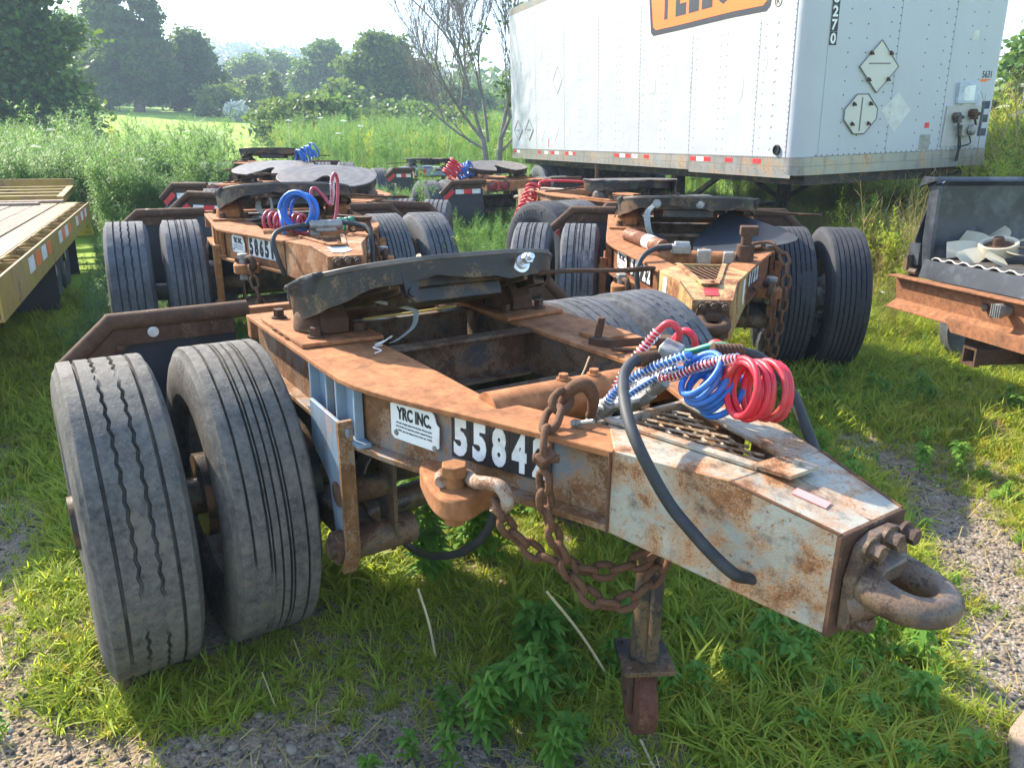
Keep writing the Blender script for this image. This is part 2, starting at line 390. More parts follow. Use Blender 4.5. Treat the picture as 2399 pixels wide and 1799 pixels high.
# thin summer haze: one even box of air round everything
hb = MB(); hb.box((-60, 30, 29.9), (1240, 1240, 64.2)); ho = hb.build('haze', [], None, smooth=0)
hm = bpy.data.materials.new("summer haze"); hm.use_nodes = True; ht = hm.node_tree
ht.nodes.remove(ht.nodes["Principled BSDF"]); vs = ht.nodes.new("ShaderNodeVolumePrincipled")
vs.inputs['Color'].default_value = (.66, .82, 1., 1); vs.inputs['Density'].default_value = .0018; vs.inputs['Anisotropy'].default_value = .1
ht.links.new(vs.outputs[0], [n for n in ht.nodes if n.type == 'OUTPUT_MATERIAL'][0].inputs['Volume'])
ho.data.materials.append(hm); tag(ho, "pale summer haze over the yard and trees", None, None, 'stuff'); ho.display_type = 'WIRE'
# ------------------------------------------------------------------ tyres
TR = .497
def tyre_geo(seed, kind, hw=.113, hs=.14, wear=0.):
    """one truck tyre, axle along Y; the tread grooves are cut, straight or zigzag"""
    rg = random.Random(seed); nA = 240
    if kind == 'zig': gr = [(-.072, .0042, 0), (-.026, .0042, .0032), (.026, .0042, .0032), (.072, .0042, 0)]
    elif kind == 'four': gr = [(-.078, .003, 0), (-.034, .003, 0), (-.024, .002, 0), (.0, .002, 0), (.024, .003, 0), (.034, .002, 0), (.078, .003, 0)]
    elif kind == 'wav': gr = [(-.068, .004, 0), (-.023, .005, .003), (.023, .005, .003), (.068, .004, 0)]
    else: gr = [(-.08, .003, 0), (-.048, .003, 0), (-.016, .003, 0), (.016, .003, 0), (.048, .003, 0), (.08, .003, 0)]
    dep = .018
    prof = [(.286, -.095, 0), (.30, -.118, 0), (.345, -.137, 0), (.40, -hs, 0), (.44, -.135, 0), (.468, -.127, 0), (.4705, -.1245, 0), (.481, -hw - .005, 0), (TR - .0025, -hw - .001, 0), (TR - .0003, -hw + .003, 0)]
    for y, h, z in gr:
        prof += [(TR, y - h - .0012, z), (TR - dep, y - h * .7, z), (TR - dep, y + h * .7, z), (TR, y + h + .0012, z)]
    prof += [(r, -y, 0) for r, y, z in prof[:10][::-1]]
    m = len(prof); V = []; per = 4 if kind == 'zig' else 6
    for k in range(nA):
        a = 2 * pi * k / nA; tri = abs((k % per) / per * 2 - 1) * 2 - 1
        for i, (r, y, z) in enumerate(prof):
            rr = r
            if r > .45:
                rr += .0022 * mnoise.noise((cos(a) * 9, sin(a) * 9, y * 25 + seed))
                if wear > .2 and r > .48: rr += .0042 * max(0, cos(a - rad(-48)) - .15) * mnoise.noise((cos(a) * 34, sin(a) * 34, y * 60))
                if r < TR - .004 and abs(y) < .1 and wear:        # grooves packed or worn away along part of the tread
                    w = mnoise.noise((cos(a) * 2.2 + seed, sin(a) * 2.2, y * 7)) + wear - .5
                    w += .9 * max(0, cos(a - rad(-62)) - .55)
                    if w > 0: rr = min(TR - .0008, rr + dep * min(1, w * 5))
            V.append((rr * cos(a), y + z * tri, rr * sin(a)))
    F = [(k * m + i, k * m + i + 1, ((k + 1) % nA) * m + i + 1, ((k + 1) % nA) * m + i) for k in range(nA) for i in range(m - 1)]
    return V, F
_ty = {}
def tyre_mesh(seed, kind, mat, wear=0.):
    k = (seed, kind, mat.name, wear)
    if k not in _ty:
        mb = MB(); mb.add(*tyre_geo(seed, kind, wear=wear)); me = mb.mesh("tyre", mat, 28); _ty[k] = me
    return _ty[k]
def rim_mesh():
    mb = MB()
    mb.lathe([(.288, -.10), (.305, -.105), (.305, -.098), (.287, -.09), (.262, -.06), (.258, .05), (.287, .085), (.305, .098), (.305, .105), (.288, .10)], (0, 0, 0), (0, 1, 0), 40)
    mb.lathe([(.258, .03), (.245, .045), (.20, .012), (.17, .06), (.145, .075), (.075, .075), (.07, .14), (0, .145)], (0, 0, 0), (0, 1, 0), 40)
    for k in range(10):
        a = 2 * pi * k / 10; mb.bolt((.165 * cos(a) * .78, .075, .165 * sin(a) * .78), (0, 1, 0), .013, .03)
    for k in range(5):
        a = 2 * pi * (k + .5) / 5
        mb.cur = 1; mb.lathe([(.034, .0), (0, .003)], (.218 * cos(a), .034, .218 * sin(a)), (cos(a) * .35, 1, sin(a) * .35), 12)
        mb.lathe([(.034, 0), (0, -.003)], (.218 * cos(a), .016, .218 * sin(a)), (cos(a) * .35, 1, sin(a) * .35), 12); mb.cur = 0
    return mb.mesh("rim", [M_rim, M_black], 35)
RIM = rim_mesh()
def link_mesh(L, w, r):
    mb = MB(); h = (L - w) / 2 + 0.0; R = w / 2 - r; P = []
    for k in range(7): a = -pi / 2 + pi * k / 6; P.append((h + R * cos(a), R * sin(a), 0))
    for k in range(7): a = pi / 2 + pi * k / 6; P.append((-h + R * cos(a), R * sin(a), 0))
    mb.tube(P, r, 8, closed=True); return mb.mesh("link", M_chain, 60)
LINK = link_mesh(.068, .049, .0088)
def chain(name, parent, pts, M=None, me=None, pitch=.0455, label=None):
    c = empty(name, parent=parent)
    if label: c['label'] = label
    P = [Vector(p) for p in resample(spline(pts, 10), pitch)]
    for i in range(len(P) - 1):
        a, b = P[i], P[i + 1]
        if M is not None: a, b = M @ a, M @ b
        x = (b - a).normalized(); up = Vector((.2, .15, 1)); y = up.cross(x)
        y = y.normalized() if y.length > .05 else Vector((0, 1, 0)); z = x.cross(y)
        rr = (pi / 4 if i % 2 else -pi / 4) + random.uniform(-.22, .22)
        y2 = y * cos(rr) + z * sin(rr); z2 = x.cross(y2); m = (a + b) / 2
        o = link('link', me or LINK, c)
        o.matrix_local = Matrix(((x.x, y2.x, z2.x, m.x), (x.y, y2.y, z2.y, m.y), (x.z, y2.z, z2.z, m.z), (0, 0, 0, 1)))
    return c

M_shk = rusty('grey shackle with rust', (.36, .33, .29), .45, ((.12, .055, .03), (.26, .13, .07)), .3, 14)
# ------------------------------------------------------------------ converter dollies
OUT = [(-.446, .54), (.0, .542), (.42, .545), (.52, .543), (.61, .53), (.70, .505), (.777, .477), (.86, .443), (.942, .405), (1.171, .308), (1.352, .238)]
INN = [(-.446, .29), (.0, .28), (.333, .272), (.42, .272), (.52, .272), (.61, .272), (.70, .273), (.777, .275), (.86, .275), (.942, .255), (1.171, .16), (1.352, .092)]
INN = [INN[0], INN[1], INN[3], INN[4], INN[5], INN[6], INN[7], INN[8], INN[9], INN[10], INN[11]]
GRP = "converter dollies parked in the yard"
WEBP = [(.61, .490), (.777, .437), (1.36, .192)]
def web_at(x, off=.004):               # a point just off the outer face of the near web
    for (x0, y0), (x1, y1) in zip(WEBP, WEBP[1:]):
        if x <= x1 or x1 == 1.36:
            y = y0 + (y1 - y0) * (x - x0) / (x1 - x0); t = Vector((x1 - x0, -(y1 - y0), 0)).normalized()
            n = Vector((t.y, -t.x, 0)); return Vector((x, -y, 0)) + n * off, t, n

def fifth_wheel(par, M0, mat_rim, mat_top, tilt, ragged=False, wheel_x=0.):
    M = M0 @ Matrix.Translation((wheel_x, 0, 1.10)) @ Matrix.Rotation(-rad(tilt), 4, 'Y')
    o = empty('fifth_wheel', parent=par)
    top = []
    for k in range(49):
        a = -pi * .80 + 2 * pi * .80 * k / 48; ca, sa = cos(a), sin(a)
        x = .40 * math.copysign(abs(ca) ** .8, ca); y = .478 * math.copysign(abs(sa) ** .8, sa); top.append((x, y))
    th = [(-.40, .15), (-.2, .07), (-.06, .045), (-.02, .03), (-.005, 0), (-.02, -.03), (-.06, -.045), (-.2, -.07), (-.40, -.15)]
    outl = top + th
    n = len(outl)
    t = MB(M); t.prism(outl, .035, .052); t.build('top_plate', mat_top, o, bevel=.003)
    s = MB(M); A = [(x * .99, y * .99, .035) for x, y in top]
    B = []
    for i, (x, y) in enumerate(top):
        dz = .062 + .012 * sin(y * 9) - .03 * max(0, abs(y) / .478 - .7)
        if ragged: dz += .045 * max(0, abs(y) - .36) / .11 + .012 * mnoise.noise((y * 14, x * 9, 1.7))
        B.append((x * .965, y * .985, .035 - dz))
    nn = [Vector((p[0], p[1], 0)).normalized() for p in top]
    V = [Vector(a) for a in A] + [Vector(b) for b in B] + [Vector(a) - k * .014 for a, k in zip(A, nn)] + [Vector(b) - k * .014 for b, k in zip(B, nn)]
    m = len(top); F = []
    for i in range(m - 1):
        F += [(i, i + 1, m + i + 1, m + i), (2 * m + i, 3 * m + i, 3 * m + i + 1, 2 * m + i + 1), (m + i, m + i + 1, 3 * m + i + 1, 3 * m + i)]
    s.add(V, F); s.build('rim_skirt', mat_rim, o, smooth=50)
    r = MB(M)
    r.prism([(.30, -.27), (.30, .27), (.12, .34), (-.25, .32), (-.25, .12), (0, .06), (0, -.06), (-.25, -.12), (-.25, -.32), (.12, -.34)], -.035, .036)
    r.prism([(.26, -.17), (.26, .17), (.05, .22), (.05, -.22)], -.082, -.034)
    for sg in (-1, 1):
        r.box((0, sg * .40, -.01), (.34, .05, .09)); r.box((.16, sg * .24, -.0), (.32, .016, .1))
    r.build('lock_box', M_dark, o, bevel=.004)
    if ragged:
        for sg in (-1, 1):             # torn greasy skin draped over each end of the plate
            g = MB(M); A = []; rows = 7; cols = 16; VV = []
            for r_ in range(rows):
                for k in range(cols):
                    a = (.42 - 1.05 * k / (cols - 1)); t = r_ / (rows - 1); ca, sa = cos(pi / 2 - a), sin(pi / 2 - a)
                    x = .40 * math.copysign(abs(ca) ** .8, ca); y = .478 * sa ** .8; dn = .15 * (.45 + .55 * (mnoise.noise((k * .55, sg * 3., 1.3)) + .5)) * (1 if k > 1 else .5)
                    b_ = 1.02 - .02 * t + .035 * mnoise.noise((k * .5, r_ * .6, sg * 5.))
                    VV.append((x * b_, sg * y * b_ * (1 - .05 * t), .054 - dn * t ** 1.15))
            g.add(VV, [(r_ * cols + k, r_ * cols + k + 1, (r_ + 1) * cols + k + 1, (r_ + 1) * cols + k) for r_ in range(rows - 1) for k in range(cols - 1)])
            og = g.build('torn_liner', M_rubber, o, smooth=60); sm = og.modifiers.new("thick", 'SOLIDIFY'); sm.thickness = .012
    return o, M

def dolly(label, X, Y, hd, gz, pitch=.57, roll=0, st=None):
    st = st or {}; det = st.get('det', 0); xb = st.get('xb', .6); bw = st.get('bw', .49); tl = st.get('tl', .5)
    beam, web, nose = st.get('beam', M_beam), st.get('web', M_web), st.get('nose', M_nose)
    root = empty('converter_dolly', (X, Y, gz), (rad(roll), 0, rad(hd)))
    tag(root, label, 'dolly', GRP)
    ZA = .47; M = Matrix.Translation((0, 0, ZA)) @ Matrix.Rotation(rad(pitch), 4, 'Y') @ Matrix.Translation((0, 0, -ZA))
    # wheels: two pairs of duals
    for i, (y, kind) in enumerate(zip((-1.083, -.733, .733, 1.083), st.get('kinds', ('wav', 'rib', 'wav', 'wav')))):
        me = tyre_mesh(i + st.get('seed', 1), kind, M_ty[st.get('tm', (1, 1, 1, 1))[i]], st.get('wear', (.15,) * 4)[i])
        t = link('tyre', me, root, (0, y, .47), (0, rad(st.get('spin', (0, 40, 80, 120))[i]), rad(st.get('cam', (0, 0, 0, 0))[i])))
        r = link('rim', RIM, t); r.rotation_euler = (0, 0, pi if i % 2 == (0 if y < 0 else 1) else 0)
    a = MB(); a.cyl((0, -1.2, .47), (0, 1.2, .47), .062, 16)
    for s in (-1, 1): a.cyl((0, s * .50, .47), (0, s * .64, .47), .205, 24); a.cyl((0, s * .64, .47), (0, s * .86, .47), .14, 16); a.cyl((0, s * 1.14, .47), (0, s * 1.235, .47), .085, 16)
    a.build('axle', M_dark, root)
    # side beams: top and bottom flange and web
    for s in (-1, 1):
        b = MB(M); f = lambda L, z: [(x, s * y, z) for x, y in L]
        O2 = [(-xb + .06 if x == -.446 and st.get('rear') else x, y) for x, y in OUT]; I2 = [(-xb + .06 if x == -.446 and st.get('rear') else x, y) for x, y in INN]
        b.strip(f(O2, .966), f(I2, .966), .016)
        b.build('top_flange', beam, root, bevel=.003)
        b = MB(M)
        b.strip(f(O2, .786), f([(x, max(y - .13, i[1] + .0)) for (x, y), i in zip(O2, I2)], .786), .016)
        W = [(x, y - .040) for x, y in O2[:5]] + [(x, y - .043) for x, y in O2[5:]]
        b.strip(f(W, .950), f(W, .786), .012, (0, s * 1.0, 0))
        b.build('side_beam', web, root, bevel=.002)
        iw = MB(M); W2 = [(x, y) for x, y in I2]
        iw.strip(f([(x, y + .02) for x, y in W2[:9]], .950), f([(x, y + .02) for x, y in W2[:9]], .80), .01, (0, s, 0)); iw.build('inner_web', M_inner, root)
        if det:
            g = MB(M)
            for x, hw in ((.27, .05), (.49, .05)):
                g.box((x, s * .520, .868), (.012, .042, .163)); g.box((x + .10, s * .514, .868), (.012, .026, .163))
                g.box((x + .05, s * .5085, .868), (.088, .008, .16)); g.box((x + .05, s * .519, .7925), (.2, .04, .012))
            g.build('stiffener', M_grey if det > 1 else web, root, bevel=.002)
    # cross members
    for x, z0, z1, w in ((.29, .80, .962, .06), (-.14, .80, .962, .05), (-.42, .80, .962, .06), (.62, .79, .87, .09)):
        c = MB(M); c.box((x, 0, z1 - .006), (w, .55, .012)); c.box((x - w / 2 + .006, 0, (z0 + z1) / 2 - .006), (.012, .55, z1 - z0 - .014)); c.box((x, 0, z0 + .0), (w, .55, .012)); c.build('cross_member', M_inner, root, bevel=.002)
    p = MB(M); p.tube([(.93, -.30, .935), (.96, .32, .935)], .058, 20); p.bolt((.937, -.06, .992), (0, 0, 1), .014, .016); p.bolt((.945, .04, .992), (0, 0, 1), .014, .016); p.build('pipe_brace', beam, root)
    # nose box
    top = MB(M); L = .0
    for s in (-1, 1):
        top.strip([(1.352, s * .238, .968), (1.45, s * .200, .968), (1.59, s * .146, .968)], [(1.20, s * .125, .968), (1.42, s * .085, .968), (1.59, s * .045, .968)], .012)
        top.strip([(1.590, s * .146, .968), (1.81, s * .098, .936)], [(1.590, 0, .968), (1.81, 0, .936)], .012)
    for s in (-1, 1):
        top.add([(1.345, s * .240, .968), (1.59, s * .147, .968), (1.81, s * .099, .936), (1.81, s * .099, .727), (1.345, s * .240, .770)] + [(1.345, s * .228, .968), (1.59, s * .135, .968), (1.81, s * .087, .936), (1.81, s * .087, .727), (1.345, s * .228, .770)],
                [(0, 1, 2, 3, 4), (9, 8, 7, 6, 5), (4, 3, 8, 9), (0, 4, 9, 5)])
    top.add([(1.345, -.23, .771), (1.345, .23, .771), (1.81, .088, .728), (1.81, -.088, .728)], [(0, 1, 2, 3)])
    top.add([(1.22, -.16, .845), (1.22, .16, .845), (1.6, .088, .845), (1.6, -.088, .845)], [(0, 1, 2, 3)])
    nb = top.build('nose_box', nose, root, bevel=.004)
    w = MB(M)
    for s in (-1, 1): w.tube([(1.345, s * .242, .966), (1.345, s * .241, .771)], .004, 8); w.tube([(1.592, s * .145, .968), (1.806, s * .098, .937)], .0035, 8)
    w.build('weld_bead', M_chain, nb)
    np_ = MB(M); np_.box((1.797, 0, .831), (.034, .203, .212)); np_.build('nose_plate', st.get('npl', M_brown), root, bevel=.004)
    # drawbar eye: flange, ribs and ring
    e = MB(M); ex = 1.815
    prof = [(-.085, -.085), (.085, -.085), (.088, .02), (.07, .085), (.03, .10), (-.03, .10), (-.07, .085), (-.088, .02)]
    e.prism(prof, ex, ex + .024, lambda a, b, z: (z, a, .831 + b))
    e.tube(spline([(1.832, -.046, .838), (1.86, -.056, .834), (1.905, -.055, .83), (1.941, -.038, .83), (1.957, 0, .83), (1.941, .038, .83), (1.905, .055, .83), (1.86, .056, .834), (1.832, .046, .838)], 5), [.036 - .009 * math.sin(pi * min(1, k / 40 * 1.0)) for k in range(41)], 14)
    e.tube([(1.83, -.06, .795), (1.875, -.05, .82)], [.035, .02], 10); e.tube([(1.83, .06, .795), (1.875, .05, .82)], [.035, .02], 10)
    e.prism([(-.05, .0), (.05, .0), (.035, .045), (-.035, .045)], ex + .022, ex + .050, lambda a, b, z: (z, a, .842 + b * (1 - (z - ex - .022) * 10)))
    e.build('tow_eye', M_eye if det != 1 else M_brown, root, smooth=50, bevel=.004)
    for y, z in ((-.055, .912), (0, .918), (.055, .912), (-.055, .765), (.055, .765)):
        bt = MB(M); bt.bolt((ex + .022, y, z), (1, 0, .0), .016, .028); bt.build('bolt', M_eye, root)
    # jack leg
    jx, jy = 1.285, -.025
    j = MB(); j.cyl((jx, jy, .80), (jx - .01, jy, .30), .037, 20); j.box((jx + .036, jy - .015, .5), (.012, .03, .36)); j.build('jack_leg', M_dark, root)
    fp = MB(); fp.box((jx - .01, jy, .292), (.145, .135, .014), Matrix.Rotation(rad(-30), 3, 'Z'))
    for sx in (-1, 1):
        for sy in (-1, 1):
            q = Matrix.Rotation(rad(-30), 3, 'Z') @ Vector((sx * .058, sy * .053, 0)); fp.bolt((jx - .01 + q.x, jy + q.y, .298), (0, 0, 1), .008, .012)
    fo = fp.build('foot_plate', M_black, root, bevel=.004)
    cw = MB(); R_ = Matrix.Rotation(rad(-28), 3, 'Z'); ax = R_ @ Vector((0, 1, 0)); c0 = Vector((jx - .02, jy, .165))
    cw.lathe([(.02, -.026), (.096, -.026), (.099, -.024), (.099, .024), (.096, .026), (.02, .026)], c0, ax, 28, True); cw.build('caster_wheel', rusty("red brown caster", (.16, .05, .03), .6, ((.06, .025, .015), (.15, .055, .03)), .3, 12), root)
    fk = MB(); fd = R_ @ Vector((1, 0, 0))
    for s in (-1, 1): fk.bar(c0 + ax * (s * .033) + Vector((0, 0, -.03)), c0 + ax * (s * .033) + Vector((0, 0, .122)), .08, .008, ax)
    fk.cyl(c0 - ax * .042, c0 + ax * .042, .013, 10); fk.build('caster_fork', M_brown, root)
    # suspension hangers and trailing arms
    for s in (-1, 1):
        h = MB(M); h.prism([(.30, .845), (.60, .838), (.57, .66), (.585, .44), (.545, .375), (.47, .39), (.43, .62), (.30, .70)], s * .545, s * .557, lambda a, b, z: (a, z, b)); h.build('hanger_plate', M_grey if det > 1 else web, root, bevel=.002)
        h = MB(M); h.prism([(.58, .86), (.595, .86), (.603, .44), (.56, .365), (.55, .372), (.588, .45)], s * .535, s * .578, lambda a, b, z: (a, z, b)); h.build('hanger_edge', M_web if det > 1 else web, root)
        h = MB(M); h.prism([(.30, .845), (.60, .838), (.57, .62), (.575, .44), (.545, .385), (.48, .40), (.44, .62)], s * .398, s * .41, lambda a, b, z: (a, z, b)); h.cyl((.525, s * .33, .44), (.525, s * .59, .44), .05, 18); h.cyl((.525, s * .585, .44), (.525, s * .605, .44), .033, 6)
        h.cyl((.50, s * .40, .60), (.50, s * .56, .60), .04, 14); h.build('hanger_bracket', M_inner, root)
        h = MB(M); h.strip([(.525, s * .44, .48), (.2, s * .44, .47), (0, s * .44, .44), (-.35, s * .44, .42)], [(.525, s * .53, .48), (.2, s * .53, .47), (0, s * .53, .44), (-.35, s * .53, .42)], .085); h.build('trailing_arm', M_dark, root, bevel=.006)
        sp = MB(M); sp.lathe([(.0, .78), (.11, .78), (.125, .72), (.12, .65), (.128, .58), (.12, .52), (.09, .48), (0, .46)], (-.30, s * .44, 0), (0, 0, 1), 24); sp.build('air_spring', M_rubber, root)
    t = MB(M); t.cyl((.28, -.40, .40), (.18, .40, .40), .048, 16); t.cyl((.25, -.35, .60), (.25, .35, .60), .12, 22); t.build('air_tank', M_dark, root)
    # fifth wheel on its two pedestals
    wx = st.get('wx', .0)
    for s in (-1, 1):
        b = MB(M); b.prism([(-.29, .25), (.19, .25), (.17, .525), (-.29, .525)], .968, .982, lambda x, y, z: (x, s * y, z)); b.bar((-.28, s * .385, .993), (.06, s * .385, .993), .02, .022)
        b.build('base_plate', beam, root, bevel=.003)
        for x, y in ((-.25, .47), (.10, .455), (.10, .30), (-.25, .31)):
            k = MB(M); k.bolt((x, s * y, .980), (0, 0, 1), .019, .036); k.build('bolt', M_brown if det else M_dark, root)
        q = MB(M); q.lathe([(.0, .982), (.098, .982), (.092, 1.03), (.068, 1.065), (.045, 1.085), (.0, 1.09)], (wx - .02, s * .39, 0), (0, 0, 1), 20)
        q.prism([(-.12, .985), (.10, .985), (.10, 1.035), (.05, 1.08), (-.06, 1.08), (-.12, 1.03)], s * .335, s * .425, lambda a, b_, z: (a + wx, z, b_)); q.build('pedestal', M_brown if det > 1 else beam if det else M_dark, root, smooth=45, bevel=.006)
    fw, FM = fifth_wheel(root, M, M_black, st.get('plate', M_plate), st.get('tilt', 15), st.get('ragged', False), wx)
    hd_ = MB(FM); hd_.tube(spline([(.30, .30, -.03), (.33, .42, -.035), (.33, .62, -.05), (.33, .72, -.055)], 6), .008, 8); hd_.tube(spline([(.33, .70, -.055), (.36, .74, -.056), (.36, .80, -.058), (.33, .84, -.06), (.30, .80, -.058), (.30, .74, -.056)], 5, True), .007, 8, closed=True); hd_.build('release_handle', M_brown, fw)
    # rear bumper with lamps, and mudflap arms
    rb = MB(M); rb.box((-xb, 0, .895), (.05, bw * 2, .13)); rb.build('rear_beam', st.get('rbm', beam), root, bevel=.004)
    if st.get('rear'):
        for y in st.get('lamps', (-bw + .09, -bw + .28, bw - .28, bw - .09)):
            lp = MB(M); lp.lathe([(.062, 0), (.062, .012), (.05, .022), (0, .026)], (-xb - .025, y, .895), (-1, 0, 0), 22); lp.build('tail_lamp', M_lens, root)
            lp = MB(M); lp.lathe([(.063, -.002), (.075, -.002), (.075, .012), (.063, .012)], (-xb - .025, y, .895), (-1, 0, 0), 22); lp.build('lamp_ring', M_dark, root)
        for y in (-(bw - .185), bw - .185):
            tp = MB(M); tp.box((-xb - .0275, y, .90), (.003, .05, .10)); tp.build('reflective_tape', M_tapeR, root)
    for s in (-1, 1):
        ly = bw + tl; am = st.get('arm', M_brown); ang = [(-xb, s * (bw + .001), .955), (-xb, s * ly, .955), (-xb, s * (ly + .17), .80)]
        mt = MB(M); mt.tube(ang, .034, 16)
        mt.prism([(bw + .06, .93), (ly + .01, .93), (ly + .14, .80), (ly + .07, .80), (ly - .06, .865), (bw + .06, .865)], -xb + .004, -xb + .012, lambda a, b, z: (z, s * a, b))
        armo = mt.build('mudflap_arm', am, root, smooth=50)
        for y, z in ((bw + .14, .90), (ly - .14, .905), (ly - .02, .86)):
            for sx in (1, -1):
                k = MB(M); k.bolt((-xb + .012 * (sx > 0), s * y, z), (sx, 0, 0), .014, .02); k.build('bolt', M_steel if det > 1 and y == ly - .14 else am, armo)
        fl = MB(M); nx = 7; A = []; B = []
        for k in range(nx):
            z = .875 - k * (.60 / (nx - 1)); x = -xb - .008 + .012 * sin(k * .9 + s) - .004 * k
            A.append((x, s * (bw + .05), z)); B.append((x, s * (ly + .10), z - .0))
        fl.strip(A, B, .008, (1, 0, 0)); fl.build('mudflap', M_flap, armo)
        if st.get('rear') or st.get('tape'):
            y = bw + .09; n = 3; wd = (tl - .13) / n; odd = 0
            for k in range(n):
                tp = MB(M); tp.box((-xb - .022, s * (y + wd * (k + .5)), .835), (.003, wd - .002, .062)); tp.build('reflective_tape', (M_tapeW, M_tapeR, M_tapeW)[k], armo)
            tp = MB(M); c = Vector((-xb - .024, s * (ly + .055), .80)); tp.box(c, (.003, .17, .06), Matrix.Rotation(s * rad(-42), 3, 'X')); tp.build('reflective_tape', M_tapeR, armo)
    if det:
        # number plates on both webs
        num = st['num']
        for side in (-1, 1):
            def wp(x, z, off):
                p, t, n = web_at(x, off); return Vector((p.x, p.y if side < 0 else -p.y, z)), Vector((t.x, t.y * (1 if side < 0 else -1), 0)), Vector((n.x, n.y * (1 if side < 0 else -1), 0))
            x0 = .900 if side < 0 else 1.225; dx = .0548
            for i, ch in enumerate(num):
                xx = x0 + (i * dx if side < 0 else -(i * dx))
                p, t, n = wp(xx, .829, .003)
                if side > 0: t = -t
                tl_ = MB(M); u = t * (dx / t.x * .985 if t.x > 0 else -dx / t.x * .985); h = Vector((0, 0, .119))
                P = [p, p + u, p + u + h, p + h]; tl_.add(P + [q - n * .003 for q in P], [(0, 1, 2, 3), (7, 6, 5, 4), (0, 4, 5, 1), (1, 5, 6, 2), (2, 6, 7, 3), (3, 7, 4, 0)])
                to = tl_.build('number_tile', st.get('tile', M_decalB), root, smooth=0)
                if ch != ' ':
                    d_ = MB(M); text_on(d_, ch, p + t * (.008 if ch != '1' else .018) + Vector((0, 0, .007)) + n * .0012, t, (0, 0, 1), .0425 if ch != '1' else .022, .105, .055, .0008)
                    d_.build('digit', st.get('digit', M_decalW), to, smooth=0)
            if side < 0:
                p, t, n = wp(.70, .832, .004); sg = MB(M); wv, hv = .182, .108
                pts = [(0, .01), (.012, 0), (.16, 0), (.18, .012), (.182, .07), (.172, .078), (.165, .10), (.155, .108), (.02, .109), (.0, .098)]
                P = [p + t * a + Vector((0, 0, b)) for a, b in pts]; k = len(P)
                sg.add(P + [q - n * .003 for q in P], [tuple(range(k))] + [(i, i + k, (i + 1) % k + k, (i + 1) % k) for i in range(k)])
                so_ = sg.build('name_plate', M_sign, root, smooth=0)
                ws = MB(M); text_on(ws, st.get('sign', 'YRC INC.'), p + t * .026 + Vector((0, 0, .060)) + n * .0012, t, (0, 0, 1), .128, .036, .03, .0006)
                for r_, ln in enumerate(("This unit is legally registered in the State of Kansas under", "K.S.A. 8-126. The registration number assigned by Kansas", "is 70757, plus the assigned unit number (i.e. 12345).")):
                    text_on(ws, ln, p + t * .022 + Vector((0, 0, .046 - r_ * .011)) + n * .0012, t, (0, 0, 1), .135, .0062, 0, .0004)
                ws.build('lettering', M_print, so_, smooth=0)
                rv = MB(M)
                for a, b in ((.008, .118), (.02, .018), (.165, .008)): rv.bolt(p + t * a + Vector((0, 0, b)), n, .006, .004)
                rv.build('rivet', M_alu, so_)
        # expanded metal grille and its frame over the nose box
        gr = MB(M); tri = [(1.21, -.115), (1.21, .115), (1.60, .035), (1.60, -.035)]
        def hy(x): return .113 + (.033 - .113) * (x - 1.21) / .39
        step = .034
        for sgn in (-1, 1):
            for k in range(-20, 36):
                P = []
                for q in range(61):
                    x = 1.205 + q * .0066; y = sgn * ((x - 1.2) * .42 - k * step + .15)
                    if abs(y) < hy(x): P.append((x, y, .952 + .002 * sgn))
                if len(P) > 2: gr.tube([P[0], P[-1]], .0042, 4)
        gr.build('mesh_grille', M_chain if det < 2 else rusty("rusted grille wire", (.42, .37, .28), .5, ((.14, .075, .035), (.34, .20, .10)), .2, 25), root, smooth=0)
        fr = MB(M)
        for s in (-1, 1): fr.bar((1.20, s * .128, .9745), (1.585, s * .050, .9745), .026, .007)
        fr.prism([(1.575, -.062), (1.655, -.045), (1.655, .045), (1.575, .062)], .972, .980); fr.bolt((1.625, .012, .980), (0, 0, 1), .010, .008); fr.build('grille_frame', nose, root)
        bp = MB(M); bp.box((1.195, 0, .92), (.012, .30, .10)); bp.build('bulkhead', nose, root)
        for s in (-1, 1):
            # thick lug with bolt, shackle and chain
            lg = MB(M); pts = [(.80, -.395), (.84, -.45), (.90, -.475), (1.0, -.50), (1.06, -.495), (1.09, -.455), (1.07, -.40), (1.03, -.34), (.80, -.33)]
            lg.prism([(p.x, -s * p.y) for p in spline([(a, b, 0) for a, b in pts], 4, True)], .742, .80); lg.build('chain_lug', beam, root, bevel=.008)
            bt = MB(M); bt.cyl((1.005, s * .44, .70), (1.005, s * .44, .83), .026, 16); bt.cyl((1.005, s * .44, .828), (1.005, s * .44, .858), .034, 6); bt.cyl((1.005, s * .44, .70), (1.005, s * .44, .728), .03, 6); bt.build('lug_bolt', M_alu if det < 2 else M_webB, root, bevel=.003)
            sh = MB(M); sh.tube(spline([(1.005 + .035 * cos(a), s * (.44 + .035 * sin(a)), .819) for a in (pi * .5, pi * .8, pi, pi * 1.2, pi * 1.5)] + [(1.06, s * .415, .826), (1.11, s * .425, .846), (1.163, s * .41, .853), (1.182, s * .40, .822), (1.155, s * .40, .79), (1.145, s * .415, .80)], 6), .0165, 12); sh.build('shackle', M_shk if det > 1 else M_brown, root)
    tag(root, kind=None)
    return root, M, FM
